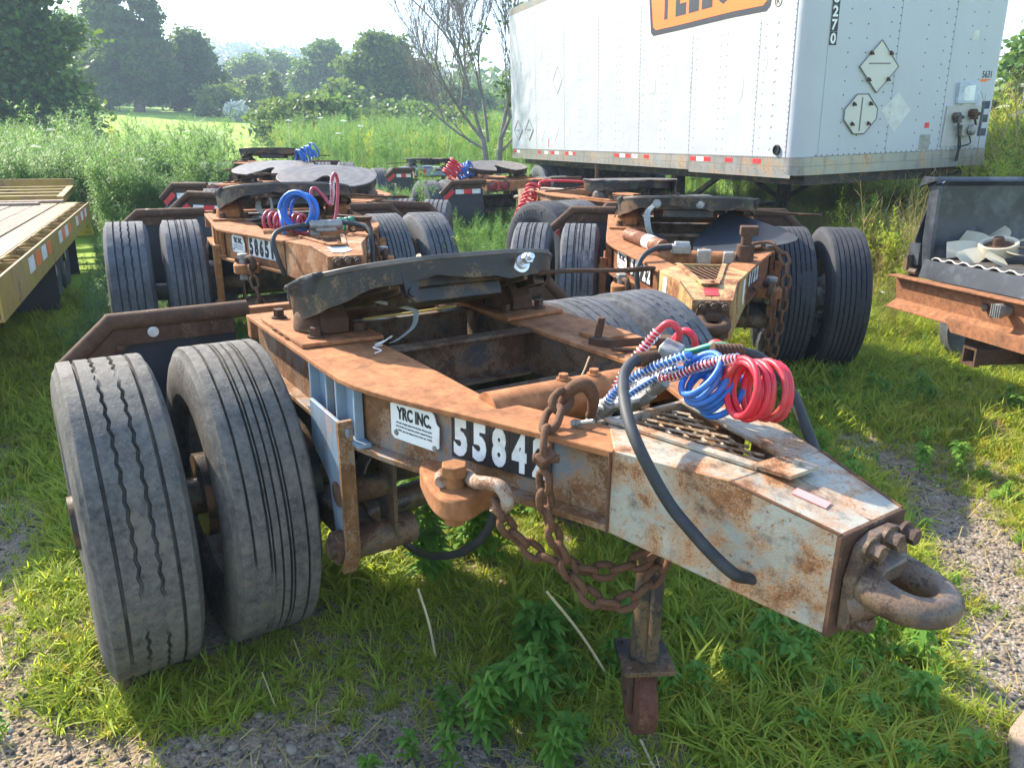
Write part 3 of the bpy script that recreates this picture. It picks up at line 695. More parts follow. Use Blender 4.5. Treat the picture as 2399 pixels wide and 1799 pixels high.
# ------------------------------------------------------------------ the big white trailer
ex = Vector((-.9731, .2307, .0140)).normalized(); sx_ = Vector((-.2307, -.9722, -.0410)); ux_ = ex.cross(sx_).normalized(); sx_ = ux_.cross(ex)
tr = empty('semi_trailer', (-2.476, 5.486, 1.349))
tr.matrix_world = Matrix(((ex.x, sx_.x, ux_.x, -2.476), (ex.y, sx_.y, ux_.y, 5.486), (ex.z, sx_.z, ux_.z, 1.349), (0, 0, 0, 1)))
tag(tr, "white box semi trailer with an orange and black shield on its riveted side", "semi trailer")
def white_paint(name, col):
    N = NT(name, .38, 0, .5); n1 = N.noise(.9, 5, .6); n2 = N.noise(6, 6, .7, scl=(1, 1, .25)); n3 = N.noise(1.4, 3, .5)
    c = N.mix(N.ramp(n1, [(.35, 0), (.7, .35)]), col, tuple(a * .90 for a in col))
    c = N.mix(N.ramp(n2, [(.60, 0), (.75, .35)]), c, (.55, .53, .49))
    return N.done(c, N.ramp(n2, [(.3, .32), (.7, .5)]), N.bump(n3, .6, .05, N.bump(N.noise(4, 3, .5, scl=(1, 1, .3)), .25, .02)))
M_wh = white_paint("white trailer paint", (.42, .43, .45)); M_cream = white_paint("newer cream white patch", (.53, .51, .45)); M_rail = rusty("aluminium rail with rust stains", (.34, .33, .30), .22, ((.25, .15, .08), (.4, .27, .16)), .2, 4, .5, .2)
M_rail.node_tree.nodes["Principled BSDF"].inputs['Metallic'].default_value = .25
M_riv = plain("dull rivet heads", (.16, .16, .16), .5, .4, .2, 40, 0); M_org = plain("orange sign vinyl", (.80, .175, .02), .45, 0, .05, 5, 0); M_ink = plain("navy black sign vinyl", (.022, .024, .035), .5, 0, .2, 8, 0)
M_ghost = plain("bare patch where a placard was", (.55, .54, .50), .6, 0, .15, 12, .1)
b = MB(); ZR = .178; TOP = 2.67
WD = 2.592; arc = [(.16 - .16 * sin(t), -.24 + .24 * cos(t)) for t in np.linspace(0, pi / 2, 11)]; arc2 = [(.04 - .04 * sin(t), -WD + .05 - .05 * cos(t)) for t in np.linspace(0, pi / 2, 6)]
outl = [(8.24, 0)] + arc + arc2[::-1] + [(8.24, -WD)]
b.prism([(x, y) for x, y in outl], ZR, TOP - .12); b.build('body', M_wh, tr, smooth=30)
b = MB(); b.prism([(x - .004 if x < .2 else x, y + (.004 if y > -1.3 else -.004)) for x, y in outl], TOP - .12, TOP); b.build('top_rail', M_rail, tr, smooth=30)
r = MB(); r.prism([(x - .006 if x < .2 else x, y + (.006 if y > -1.3 else -.006)) for x, y in outl], .09, ZR - .002); r.prism([(x - .012 if x < .2 else x, y + (.012 if y > -1.3 else -.012)) for x, y in outl], .0, .088); r.box((1.0, .009, -.012), (1.86, .004, .03)); r.build('bottom_rail', M_rail, tr, smooth=30)
JX = [.17, .70, 1.95, 3.20, 4.45, 5.70, 6.95, 8.235]
for a, c in zip(JX, JX[1:]):
    p = MB(); p.box(((a + c) / 2, .003, (ZR + TOP - .12) / 2), (c - a - .004, .006, TOP - .12 - ZR - .004)); p.build('side_panel', M_wh, tr, smooth=0, bevel=.002)
JY = [-.25, -1.13, -1.86, -2.53]
for a, c in zip(JY, JY[1:]):
    p = MB(); p.box((-.003, (a + c) / 2, (ZR + TOP - .12) / 2), (.006, a - c - .004, TOP - .12 - ZR - .004)); p.build('front_panel', M_wh, tr, smooth=0, bevel=.002)
rv = MB()
def rivet(x, y, z, face):
    h = .0065; r0 = .0098
    if face: rv.add([(x + r0 * cos(k * pi / 3), y, z + r0 * sin(k * pi / 3)) for k in range(6)] + [(x, y + .004, z)], [(k, (k + 1) % 6, 6) for k in range(6)])
    else: rv.add([(x, y + r0 * cos(k * pi / 3), z + r0 * sin(k * pi / 3)) for k in range(6)] + [(x - .004, y, z)], [(k, (k + 1) % 6, 6) for k in range(6)])
for a, c in zip(JX, JX[1:]):
    for z in np.arange(.23, 2.5, .055): rivet(a + .012, .0062, z, 1)
    for dx in ((-.055, .055) if c - a > 1 else (0,)):
        for z in np.arange(.25, 2.5, .11): rivet((a + c) / 2 + dx, .0062, z, 1)
    for z in np.arange(.26, 2.5, .11): rivet(a - .09 if a > .5 else a + .25, .0062, z, 1)
for y in JY[1:3]:
    for z in np.arange(.23, 2.5, .07): rivet(-.0062, y + .012, z, 0)
    for z in np.arange(.26, 2.5, .13): rivet(-.0062, y + .12, z, 0)
for y in (-.5, -.72, -1.5, -2.1, -2.3):
    for z in np.arange(.24, 2.5, .13): rivet(-.0062, y, z, 0)
for x in np.arange(.15, 8.2, .042): rivet(x, .0064, .172, 1)
for x in np.arange(.15, 8.2, .15): rivet(x, .0125, .03, 1); rivet(x + .03, .0125, .055, 1)
for y in np.arange(-2.4, -.2, .07): rivet(-.0064, y, .19, 0)
tag(rv.build('rivet', M_riv, tr, smooth=0, fix=False), kind='stuff')
def sidedecal(name, pts, mat, off, parent=tr):
    m = MB(); k = len(pts); m.add([(x, off, z) for x, z in pts] + [(x, off - .0012, z) for x, z in pts], [tuple(range(k)), tuple(range(2 * k - 1, k - 1, -1))] + [(i, (i + 1) % k, k + (i + 1) % k, k + i) for i in range(k)])
    return m.build(name, mat, parent, smooth=0)
def frontdecal(name, pts, mat, off=.0078, parent=tr, th=.0012):
    m = MB(); k = len(pts); m.add([(-off, y, z) for y, z in pts] + [(-off + th, y, z) for y, z in pts], [tuple(range(k)), tuple(range(2 * k - 1, k - 1, -1))] + [(i, (i + 1) % k, k + (i + 1) % k, k + i) for i in range(k)])
    return m.build(name, mat, parent, smooth=0)
sidedecal('vinyl_patch', [(6.53, 2.07), (3.16, 2.02), (3.16, 2.54), (6.53, 2.54)], M_cream, .0075)
sidedecal('vinyl_patch', [(3.15, 1.54), (.33, 1.515), (.33, 2.54), (3.15, 2.54)], M_cream, .0075)
def shield(g):
    P = [(2.94 - g * .9, 1.66 + g)]
    P += [(2.88 - g, 1.615 + g)] + [(x, 1.61 + g - .04 * math.sin(pi * (2.85 - x) / 2.25) * 0 + .0) for x in (2.3, 1.75, 1.2)] + [(.63 + g, 1.595 + g), (.57 + g * .9, 1.64 + g)]
    P += [(.49 + g, 2.36 - g), (.56 + g, 2.44 - g), (1.75, 2.49 - g), (2.96 - g, 2.44 - g), (3.05 - g, 2.36 - g)]
    return P
lg = sidedecal('logo_shield', shield(0), M_ink, .0092); sidedecal('orange_field', shield(.062), M_org, .0106, lg)
tx = MB()
for ch, a, c in (('Y', 2.74, 2.42), ('E', 2.36, 2.13), ('L', 2.07, 1.86), ('L', 1.80, 1.59), ('O', 1.53, 1.23), ('W', 1.17, .78)): text_on(tx, ch, (a, .0108, 1.77), (-1, 0, 0), (0, 0, 1), a - c, .55, .05, .001)
tx.build('lettering', M_ink, lg, smooth=0)
rg_ = MB(); rg_.tube([(.455 + .05 * cos(t), .0095, 1.665 + .05 * sin(t)) for t in np.linspace(0, 2 * pi, 20, endpoint=False)], .004, 4, closed=True); text_on(rg_, 'R', (.48, .009, 1.635), (-1, 0, 0), (0, 0, 1), .048, .06, .0); rg_.build('trademark_ring', M_ink, tr, smooth=0)
for x in (8.1, 6.83, 6.23, 5.62, 5.35, 3.84, 3.5, 2.98, 1.84, 1.55, 1.12, .62): sidedecal('reflective_tape', [(x + .07, .108), (x - .07, .105), (x - .07, .155), (x + .07, .158)], M_tapeR, .0085)
for x in (7.9, 6.5, 6.03, 5.45, 3.66, 3.3, 1.7): sidedecal('reflective_tape', [(x + .08, .108), (x - .08, .105), (x - .08, .155), (x + .08, .158)], M_tapeW, .0085)
sidedecal('red_mark', [(6.40, .21), (6.375, .21), (6.375, .36), (6.40, .36)], M_tapeR, .0078)
for x, z, w, h in ((6.75, 1.76, .16, .16), (7.11, 1.31, .16, .16), (2.91, 1.01, .22, .16), (2.03, .97, .12, .15), (5.55, .5, .12, .16)):
    sidedecal('small_patch', [(x + w / 2, z - h / 2), (x - w / 2, z - h / 2), (x - w / 2, z + h / 2), (x + w / 2, z + h / 2)], M_cream, .009)
sidedecal('tan_stain', [(1.44, .19), (1.38, .19), (1.40, .36), (1.44, .36)], M_ghost, .0078)
def diamond(cx, cz, w, h): return [(cx + w, cz), (cx, cz - h), (cx - w, cz), (cx, cz + h)]
for cx, w, mt in ((7.87, .24, M_wh), (7.30, .22, M_wh), (6.72, .18, M_ghost), (6.12, .18, M_ghost)):
    d = sidedecal('placard_holder', diamond(cx, .52, w, .2), mt, .010)
    if mt is M_wh:
        e = MB(); e.tube([(x, .012, z) for x, z in diamond(cx, .52, w * .9, .18)], .006, 5, closed=True); e.box((cx, .012, .52), (w * .9, .006, .012)); e.build('placard_frame', M_riv, d, smooth=0)
e = MB(); e.tube([(x, .006, z) for x, z in diamond(5.97, 1.29, .2, .21)], .004, 4, closed=True); e.build('placard_ghost', M_riv, tr, smooth=0)
mk = MB(); mk.lathe([(.052, .0), (.052, .02), (.04, .022), (.036, .006), (0, .006)], (.30, .006, .25), (0, 1, 0), 20); mk.build('marker_lamp_socket', M_black, tr)
# dents in the side skin
for x, z in ((.62, 1.1), (1.0, .88)):
    e = MB(); e.tube(spline([(x, .0035, z + .22), (x - .06, .004, z + .05), (x + .0, .0035, z - .15), (x + .25, .0025, z - .2)], 8), .0042, 5); e.build('dent_crease', M_wh, tr, smooth=60)
# front wall: numbers, placard holders, air and light sockets
nt = [('0', 1.215), ('7', 1.335), ('2', 1.455), ('8', 1.575)]
for ch, z in nt:
    t_ = frontdecal('number_tile', [(-.255, z), (-.345, z), (-.345, z + .118), (-.255, z + .118)], M_decalB)
    d_ = MB(); text_on(d_, ch, (-.0082, -.268, z + .012), (0, -1, 0), (0, 0, 1), .064, .098, .03, .001); d_.build('digit', M_decalW, t_, smooth=0)
def holder(cy, cz, w, h, cut):
    P = [(cy + w, cz), (cy, cz - h), (cy - w, cz), (cy, cz + h)] if not cut else [(cy + w, cz + .05), (cy + w, cz - .05), (cy + .07, cz - h), (cy - .07, cz - h), (cy - w, cz - .05), (cy - w, cz + .05), (cy - .07, cz + h), (cy + .07, cz + h)]
    m = frontdecal('placard_holder', P, M_cream, .02, tr, .012)
    f = MB(); f.tube([(-.021, y, z) for y, z in P], .006, 5, closed=True); f.bar((-.022, cy + w * .55, cz + .03), (-.022, cy - w * .55, cz + .03), .012, .006, (1, 0, 0)) if not cut else f.bar((-.022, cy, cz + h * .85), (-.022, cy, cz - h * .85), .012, .006, (1, 0, 0))
    f.build('placard_frame', M_riv, m, smooth=0)
    for k in (0, 1, 2, 3):
        a, b_ = [(cy + w, cz), (cy, cz - h), (cy - w, cz), (cy, cz + h)][k], [(cy, cz - h), (cy - w, cz), (cy, cz + h), (cy + w, cz)][k]
        c = MB(); q = Vector((-.03, (a[0] + b_[0]) / 2, (a[1] + b_[1]) / 2)) * 1; c.box(q, (.03, .022, .03)); c.cyl(q + Vector((-.01, -.02, -.012)), q + Vector((-.01, .02, .02)), .008, 8); c.build('clip', M_brown, m)
holder(-.905, 1.02, .25, .245, False); holder(-.735, .575, .21, .19, True)
frontdecal('placard_ghost', [(-1.01, .6), (-1.21, .38), (-1.40, .6), (-1.21, .78)], M_ghost)
lt = MB(); text_on(lt, '5631', (-.0075, -2.345, .905), (0, -1, 0), (0, 0, 1), .135, .07, .01, .001); lt.build('lettering', M_ink, tr, smooth=0)
frontdecal('orange_label', [(-2.33, .865), (-2.42, .865), (-2.42, .893), (-2.33, .893)], M_org); frontdecal('orange_label', [(-2.425, .88), (-2.475, .88), (-2.475, .892), (-2.425, .892)], M_org)
frontdecal('square_patch', [(-2.13, 1.28), (-2.21, 1.28), (-2.21, 1.37), (-2.13, 1.37)], M_ghost)
dbx = MB(); dbx.box((-.022, -2.16, .755), (.036, .30, .21)); dbo = dbx.build('document_box', plain("grey document box", (.42, .46, .52), .5), tr, bevel=.004)
frontdecal('paper_notice', [(-2.09, .68), (-2.24, .68), (-2.24, .83), (-2.13, .83), (-2.09, .80)], M_sign, .0415, dbo)
frontdecal('strip_label', [(-2.13, .635), (-2.26, .635), (-2.26, .66), (-2.13, .66)], M_sign, .0095, tr)
frontdecal('red_square', [(-1.625, .415), (-1.69, .415), (-1.69, .47), (-1.625, .47)], M_tapeR); cp = frontdecal('certification_plate', [(-1.58, .195), (-1.73, .195), (-1.73, .35), (-1.58, .35)], M_alu)
for k in range(6): frontdecal('print_line', [(-1.60, .325 - k * .022), (-1.60 - .05 - .06 * ((k * 7) % 3) / 2, .325 - k * .022), (-1.60 - .05 - .06 * ((k * 7) % 3) / 2, .331 - k * .022), (-1.60, .331 - k * .022)], M_riv, .0086, cp)
sp_ = frontdecal('socket_panel', [(-1.885, .215), (-2.385, .215), (-2.395, .63), (-1.90, .63)], plain("grey socket panel", (.40, .39, .36), .55, .1, .15, 9), .02, tr, .012)
for y, z in ((-2.02, .52), (-2.25, .55)):
    g = MB(); g.cyl((-.02, y, z), (-.075, y, z), .045, 14); g.box((-.07, y, z - .03), (.05, .06, .07)); g.cyl((-.09, y - .05, z - .01), (-.06, y + .03, z + .01), .018, 8); g.tube(spline([(-.07, y, z - .04), (-.075, y - .02, z - .09), (-.06, y - .05, z - .12)], 4), .012, 6); g.build('air_coupling', M_brown if y < -2.2 else M_dark, sp_)
g = MB(); g.box((-.055, -2.15, .375), (.08, .14, .12)); g.lathe([(.055, 0), (.055, .04), (.04, .05), (0, .05)], (-.09, -2.19, .38), (-1, -.4, 0), 16); g.build('light_socket', M_alu, sp_, bevel=.006)
g = MB()
for y0, z0, y1 in ((-2.03, .47, -2.10), (-2.09, .32, -2.12), (-2.23, .32, -2.13)): g.tube(spline([(-.06, y0, z0), (-.075, y0 - .01, z0 - .08), (-.055, y1, .2), (-.04, y1, .06)], 6), .008, 6)
g.build('cable', M_rubber, sp_)
lt = MB(); text_on(lt, 'E', (-.0075, -2.405, .31), (0, -1, 0), (0, 0, 1), .125, .36, .04, .001); lt.build('painted_letter', plain("sprayed dark letter", (.06, .07, .10), .8, 0, .5, 30, 0), tr, smooth=0)
# running gear
for y in (-.40, -2.19):
    l = MB(); l.box((2.8, y, -.28), (.13, .14, .60)); l.box((2.8, y, -.72), (.10, .10, .5)); l.box((2.8, y, -1.0), (.26, .26, .03)); l.bar((2.8, y, -.55), (1.7, y, -.02), .05, .05); l.build('landing_leg', M_black, tr)
l = MB(); l.bar((2.8, -.45, -.60), (2.8, -2.15, -.60), .06, .06); l.bar((2.8, -.45, -.55), (2.8, -1.3, -.04), .05, .05); l.bar((2.8, -2.15, -.55), (2.8, -1.3, -.04), .05, .05); l.box((4.1, -1.3, -.06), (8.0, 2.2, .10)); l.build('underframe', M_black, tr)
for x in (7.1,):
    for y in (-.17, -.50, -2.09, -2.42):
        t = link('tyre', tyre_mesh(3, 'wav', M_ty[1], .15), tr, (x, y, -.60)); link('rim', RIM, t)
    l = MB(); l.cyl((x, -.1, -.6), (x, -2.5, -.6), .07, 12); l.box((x, -1.3, -.3), (.9, 1.1, .4)); l.build('axle', M_black, tr)

# ------------------------------------------------------------------ pickup bed at the right
ab = rad(-26)
pb = empty('pickup_bed', (.235, 3.09, 0.015), (0, rad(-1.2), ab)); tag(pb, "black pickup truck bed without its tailgate, rusty bumper beam facing out", "truck bed")
M_bed = plain("scuffed black bed paint", (.022, .025, .032), .35, 0, .35, 8, .12, .5, (.10, .11, .12)); M_bump = rusty("orange brown bumper beam", (.16, .10, .06), .80, ((.13, .05, .022), (.33, .14, .06)), .5, 6, .75, .5, 1., .35)
FZ = .985
w = MB()
w.strip([(.045, -.02, FZ), (.02, -.02, FZ + .2), (.035, -.01, FZ + .40), (.06, -.0, FZ + .425)], [(.045, 1.9, FZ), (.02, 1.9, FZ + .2), (.035, 1.9, FZ + .40), (.06, 1.9, FZ + .425)], .012, (1, 0, 0)); w.build('bed_wall', M_bed, pb, smooth=40)
w = MB(); w.strip([(-.10, -.03, FZ - .12), (-.085, -.03, FZ + .10), (-.03, -.02, FZ + .30), (-.02, 0, FZ + .40)], [(-.12, 1.9, FZ - .12), (-.10, 1.9, FZ + .10), (-.06, 1.9, FZ + .30), (-.04, 1.9, FZ + .40)], .008, (-1, 0, 0)); w.box((-.06, -.025, FZ + .02), (.09, .03, .12)); w.build('outer_skin', M_bed, pb, smooth=40)
w = MB(); w.tube([(-.01, -.03, FZ + .415), (-.01, 1.9, FZ + .415)], .035, 10); w.prism([(-.055, FZ + .40), (.05, FZ + .425), (.05, FZ + .44), (-.045, FZ + .45), (-.075, FZ + .39)], -.06, -.03, lambda a, b, z: (a, z, b)); w.build('top_rail', M_bed, pb)
w = MB(); w.strip([(.02, -.03, FZ - .1), (-.01, -.035, FZ + .1), (-.02, -.03, FZ + .40)], [(.085, -.03, FZ - .1), (.065, -.035, FZ + .1), (.055, -.03, FZ + .40)], .02, (0, -1, 0)); w.build('corner_post', M_bed, pb)
# ribbed floor and its rear sill
w = MB(); A = []; B = []
for k in range(60):
    x = .05 + k * .027; z = FZ + (.012 if (k // 2) % 2 else 0); A.append((x, -.02, z)); B.append((x, 1.9, z))
w.strip(A, B, .006); w.build('ribbed_floor', plain("dusty dark bed floor", (.075, .065, .055), .75, 0, .35, 10, .2), pb)
w = MB(); w.tube([(a[0], -.024, a[2] + .001) for a in A], .0045, 6); w.build('worn_floor_edge', plain("bare worn edge", (.34, .32, .29), .6, 0, .25, 30), pb)
w = MB(); w.strip([(.04, -.03, FZ - .002), (1.7, -.03, FZ - .002)], [(.04, -.055, FZ - .10), (1.7, -.055, FZ - .10)], .01, (0, 1, 0)); w.build('rear_sill', M_bed, pb)
w = MB(); w.prism([(-.10, FZ - .104), (-.10, FZ - .116), (-.05, FZ - .118), (-.03, FZ - .25), (-.09, FZ - .29), (-.09, FZ - .30), (-.02, FZ - .27), (-.035, FZ - .104)], -.135, 1.85, lambda a, b, z: (z, a - .03, b)); w.build('bumper_beam', M_bump, pb, smooth=0, bevel=.004)
w = MB(); w.prism([(.40, FZ - .27), (1.5, FZ - .27), (1.45, FZ - .33), (.46, FZ - .33)], -.14, -.10, lambda a, b, z: (a, z, b)); w.build('bumper_gusset', M_bump, pb, smooth=0)
w = MB(); w.cyl((.60, -.088, FZ - .175), (.60, -.082, FZ - .175), .022, 8); w.build('bumper_hole', M_black, pb)
w = MB(); w.cyl((.745, -.08, FZ - .165), (.745, -.12, FZ - .165), .028, 16); w.cyl((.745, -.12, FZ - .165), (.745, -.145, FZ - .165), .036, 16)
for k in range(5): w.box((.745 - .028 + k * .014, -.147, FZ - .165), (.004, .006, .06))
w.build('trailer_plug', M_alu, pb)
w = MB(); w.cyl((-.03, -.07, FZ - .075), (.02, -.06, FZ - .075), .018, 10); w.build('bolt', M_dark, pb); w = MB(); w.box((-.075, -.05, FZ - .03), (.03, .05, .09)); w.build('lamp_bracket', M_dark, pb)
R4 = MB(); cx, cy, cz = .56, -.05, .55
for dx, dz, sx2, sz2 in ((-.036, 0, .010, .082), (.036, 0, .010, .082), (0, -.036, .062, .010), (0, .036, .062, .010)): R4.box((cx + dx, cy + .12, cz + dz), (sx2, .30, sz2))
for dx, dz, sx2, sz2 in ((-.042, 0, .012, .096), (.042, 0, .012, .096), (0, -.042, .072, .012), (0, .042, .072, .012)): R4.box((cx + dx, cy - .03, cz + dz), (sx2, .03, sz2))
R4.bar((.2, cy + .25, cz + .0), (1.3, cy + .25, cz + .0), .07, .07); R4.bar((.58, cy + .2, cz + .05), (.58, cy + .2, FZ - .28), .05, .08, (0, 1, 0)); R4.build('hitch_receiver', M_brown, pb)
w = MB(); w.box((.25, .9, FZ - .13), (.08, 1.9, .12)); w.box((1.3, .9, FZ - .13), (.08, 1.9, .12)); w.cyl((.1, 1.35, .36), (1.5, 1.35, .36), .05, 12); w.bar((.25, 1.35, .36), (.25, 1.35, FZ - .1), .06, .06, (0, 1, 0)); w.bar((1.3, 1.35, .36), (1.3, 1.35, FZ - .1), .06, .06, (0, 1, 0)); w.build('chassis', M_dark, pb)
for x in (.02, 1.58):
    t = link('tyre', tyre_mesh(8, 'rib', M_ty[1], .1), pb, (x, 1.35, .36)); t.scale = (.72, .72, .72); link('rim', RIM, t)
# car tyre in the grass behind it
ct = link('car_tyre', tyre_mesh(8, 'rib', M_ty[1], .1), None, (-.05, 4.62, .36), (0, 0, rad(50))); ct.scale = (.62, .62, .62); tag(ct, "small tyre in the grass under the rusty bumper beam", "tyre")
# radiator fan lying on the bed floor
fn = empty('radiator_fan', tuple(pb.matrix_basis @ Vector((.27, .21, FZ + .085))), (rad(17), rad(-4), rad(20))); fn.scale = (1.12, 1.12, 1.12); tag(fn, "cream plastic radiator fan with curved blades lying on the truck bed", "fan")
M_cr = plain("yellowed cream plastic", (.46, .41, .30), .5, 0, .1, 14, .1, .4, (.45, .36, .22))
h = MB(); h.lathe([(.085, -.025), (.085, .025), (.078, .028), (.066, .022), (.06, -.02), (.078, -.028)], (0, 0, 0), (0, 0, 1), 28, True); h.build('hub_ring', M_cr, fn)
h = MB(); h.lathe([(.062, -.01), (.06, .012), (.03, .016), (.022, .05), (0, .05)], (0, 0, 0), (0, 0, 1), 20); h.build('clutch', M_brown, fn)
for k in range(8):
    a = 2 * pi * k / 8; m = MB(Matrix.Rotation(a, 4, 'Z')); A = []; B = []
    for i in range(8):
        t = i / 7; r = .083 + .135 * t; ww = .020 + .026 * sin(pi * min(1, t * .62 + .12)); A.append((r, -ww + .035 * t * t, .016 + .01 * t)); B.append((r - .012 * t, ww + .03 * t * t, -.016 - .012 * t))
    m.strip(A, B, .003); m.build('blade', M_cr, fn, smooth=60)
pt = MB(); pt.lathe([(.0, -.05), (.05, -.05), (.07, -.02), (.07, .04), (.04, .06), (0, .06)], (0, 0, 0), (1, .3, .4), 18); pt.cyl((-.02, .02, .02), (.12, .05, .06), .022, 10); pt.box((.0, -.04, -.02), (.10, .06, .05))
po = pt.build('engine_part', M_brown, None); po.location = tuple(pb.matrix_basis @ Vector((.52, .28, FZ + .085))); tag(po, "rusty engine part lying beside the cream fan", "engine part")

# ------------------------------------------------------------------ yellow equipment trailer at the left
yt = empty('flatbed_trailer', (-7.73, -.41, 0), (0, 0, math.atan2(-.151, .988))); tag(yt, "yellow flatbed trailer with worn plank deck and orange and white tape", "flatbed trailer")
M_yel = rusty("worn yellow trailer paint", (.36, .235, .055), .27, ((.12, .06, .03), (.25, .14, .07)), .25, 5, .6); M_org2 = plain("orange reflective tape", (.75, .16, .05), .4, 0, .1, 20, 0)
def wood(name):
    N = NT(name, .85, 0, .2); a = N.noise(3, 8, .7, scl=(.35, 6, 6)); b_ = N.noise(14, 6, .7, scl=(.2, 6, 6)); info = N.n("ObjectInfo")
    c = N.ramp(b_, [(.25, (.10, .075, .055)), (.5, (.27, .20, .145)), (.75, (.42, .33, .25))]); c = N.mix(N.ramp(a, [(.55, 0), (.68, .6)]), c, (.12, .10, .09)); c = N.mix(N.math('MULTIPLY', info.outputs['Random'], .5), c, (.20, .17, .15))
    return N.done(c, None, N.bump(b_, .6, .008))
M_wood = wood("weathered deck plank")
DZ = 1.0; rl = MB()
rl.box((3.05, -.006, DZ - .10), (6.1, .012, .20)); rl.box((3.05, -.03, DZ - .196), (6.1, .05, .01)); rl.build('side_rail', M_yel, yt)
rl = MB(); rl.box((3.05, -.115, DZ - .1), (6.1, .012, .196)); rl.box((3.05, -.20, DZ - .004), (6.1, .16, .012)); rl.build('deck_edge', M_yel, yt)
for k in range(10):
    x = .25 + k * .62; pk = MB(); pk.box((x, -.06, DZ - .10), (.012, .096, .17)); pk.box((x + .12, -.06, DZ - .10), (.012, .096, .17)); pk.tube([(x + .015, -.02, DZ + .002), (x + .06, -.06, DZ + .012), (x + .105, -.10, DZ + .002)], .006, 6); pk.build('stake_pocket', M_yel, yt)
for k, x in enumerate((.7, .95, 1.2, 1.55, 1.8, 2.6, 2.85, 3.1, 3.35, 4.1, 4.4, 4.7, 5.0)):
    tp = MB(); tp.box((x, .0015, DZ - .07), (.22, .003, .085)); tp.build('reflective_tape', (M_tapeW, M_org2)[k % 2], yt)
for i in range(11):
    y = -.385 - i * .2; pk = MB(); pk.box((3.35 + random.uniform(-.05, .05), y, DZ - .008 + random.uniform(-.006, .008)), (5.4, .192, .045)); pk.build('deck_plank', M_wood, yt, bevel=.004)
cb = MB()
for k in range(9): cb.box((.06 + k * .055, -1.4, DZ - .006), (.05, 2.2, .02))
cb.box((.30, -1.4, DZ - .03), (.6, 2.3, .03)); cb.build('tail_deck', M_yel, yt)
pk = MB(); pk.box((.45, -.9, DZ + .018), (.22, .9, .03)); pk.build('deck_plank', M_wood, yt)
pk = MB(); pk.box((.05, -.75, DZ + .018), (.22, 1.0, .03)); pk.build('deck_plank', M_wood, yt)
rp = empty('loading_ramp', parent=yt); rp.location = (-.12, -.72, DZ + .02); rp.rotation_euler = (0, rad(2.5), 0)
for s in (-.42, .42):
    m = MB(); m.box((-.85, s, 0), (1.6, .07, .08)); m.build('ramp_rail', M_yel, rp)
for k in range(4): m = MB(); m.box((-.2 - k * .42, 0, .01), (.07, .78, .06)); m.build('ramp_rung', M_yel, rp)
m = MB(); m.box((-1.66, 0, .05), (.03, .90, .14)); m.build('ramp_lip', M_yel, rp)
e = MB(); e.prism([(-.02, DZ - .2), (-.02, DZ - .02), (-.35, DZ - .30), (-.38, DZ - .42)], -.2, -.02, lambda a, b, z: (a, z, b)); e.box((3, -.6, DZ - .3), (5.9, .15, .22)); e.box((3, -2.0, DZ - .3), (5.9, .15, .22)); e.box((3, -1.3, DZ - .19), (5.9, 2.3, .02)); e.build('underframe', M_yel, yt)
for x in (1.3, 2.2):
    for y in (-.30, -.60, -2.05, -2.35):
        t = link('tyre', tyre_mesh(3, 'wav', M_ty[1], .15), yt, (x, y, .62 - x * .045)); t.scale = (.74, .74, .74); link('rim', RIM, t)
    a = MB(); a.cyl((x, -.2, .60 - x * .04), (x, -2.4, .60 - x * .04), .06, 12); a.build('axle', M_black, yt)
for x in (.75, 2.75):
    m = MB(); m.strip([(x, -.14, DZ - .21), (x + .02, -.14, DZ - .75)], [(x, -.75, DZ - .21), (x + .02, -.75, DZ - .75)], .01, (1, 0, 0)); m.build('mudflap', M_flap, yt)
# ------------------------------------------------------------------ the dollies
RM = 'rear'
A, MA, FA = dolly("nearest dolly, peeling white nose box with number 55842 and a long rusted tow eye", 0, 0, 0, 0, .57, 0,
    dict(det=2, num='55842', xb=.62, bw=.49, tl=.50, tilt=17, kinds=('zig', 'four', 'wav', 'zig'), tm=(0, 0, 1, 1), wear=(.26, .24, .1, .1), spin=(0, 0, 30, 80), seed=1, cam=(0, 0, 0, 0), ragged=True, nose=M_nose))
Bd, MBm, FB = dolly("orange rusted dolly with white number 58651 and pink and blue hoses on its frame", -3.186, .494, -8, .141, 1.3, 0,
    dict(det=1, num='58651', xb=.72, bw=.52, tl=.48, tilt=13, kinds=('wav', 'four', 'rib', 'wav'), tm=(1, 1, 1, 1), seed=11, ragged=True, web=M_webB, nose=M_noseB, tile=M_decalW, digit=M_decalB, npl=M_noseB))
Cd, MC, FC = dolly("dolly numbered 51722 with yellowed nose box pointing at the lens and torn black sheet", -1.402, 2.808, -41, .107, 5.2, 0,
    dict(det=1, num='51722', xb=.70, bw=.48, tl=.35, tilt=12, kinds=('four', 'four', 'rib', 'rib'), tm=(1, 1, 2, 2), seed=21, ragged=True, web=M_webC, nose=M_noseC, npl=M_noseC, tape=True))
Dd, MD, FD = dolly("dolly facing away behind the orange one, round grey fifth wheel plate uppermost", -4.92, 1.42, 146, .20, 0, 2.5,
    dict(rear=True, xb=.72, bw=.66, tl=.42, tilt=13, lamps=(-.56, .56), seed=31, rbm=M_noseB, kinds=('wav', 'wav', 'four', 'four')))
Ed, ME, FE = dolly("dolly facing away beyond the round plate, blue coiled hose standing up from it", -6.98, 1.56, 138, .24, 0, 0,
    dict(rear=True, xb=.60, bw=.55, tl=.42, tilt=11, lamps=(-.45, .45), seed=31, kinds=('wav', 'wav', 'four', 'four')))
Fd, MF, FF = dolly("farthest left dolly, only its blackened plate showing over the weeds", -9.6, 2.35, -20, .45, 0, 0, dict(seed=31, tilt=4, ragged=True, plate=M_black, kinds=('wav', 'wav', 'four', 'four')))
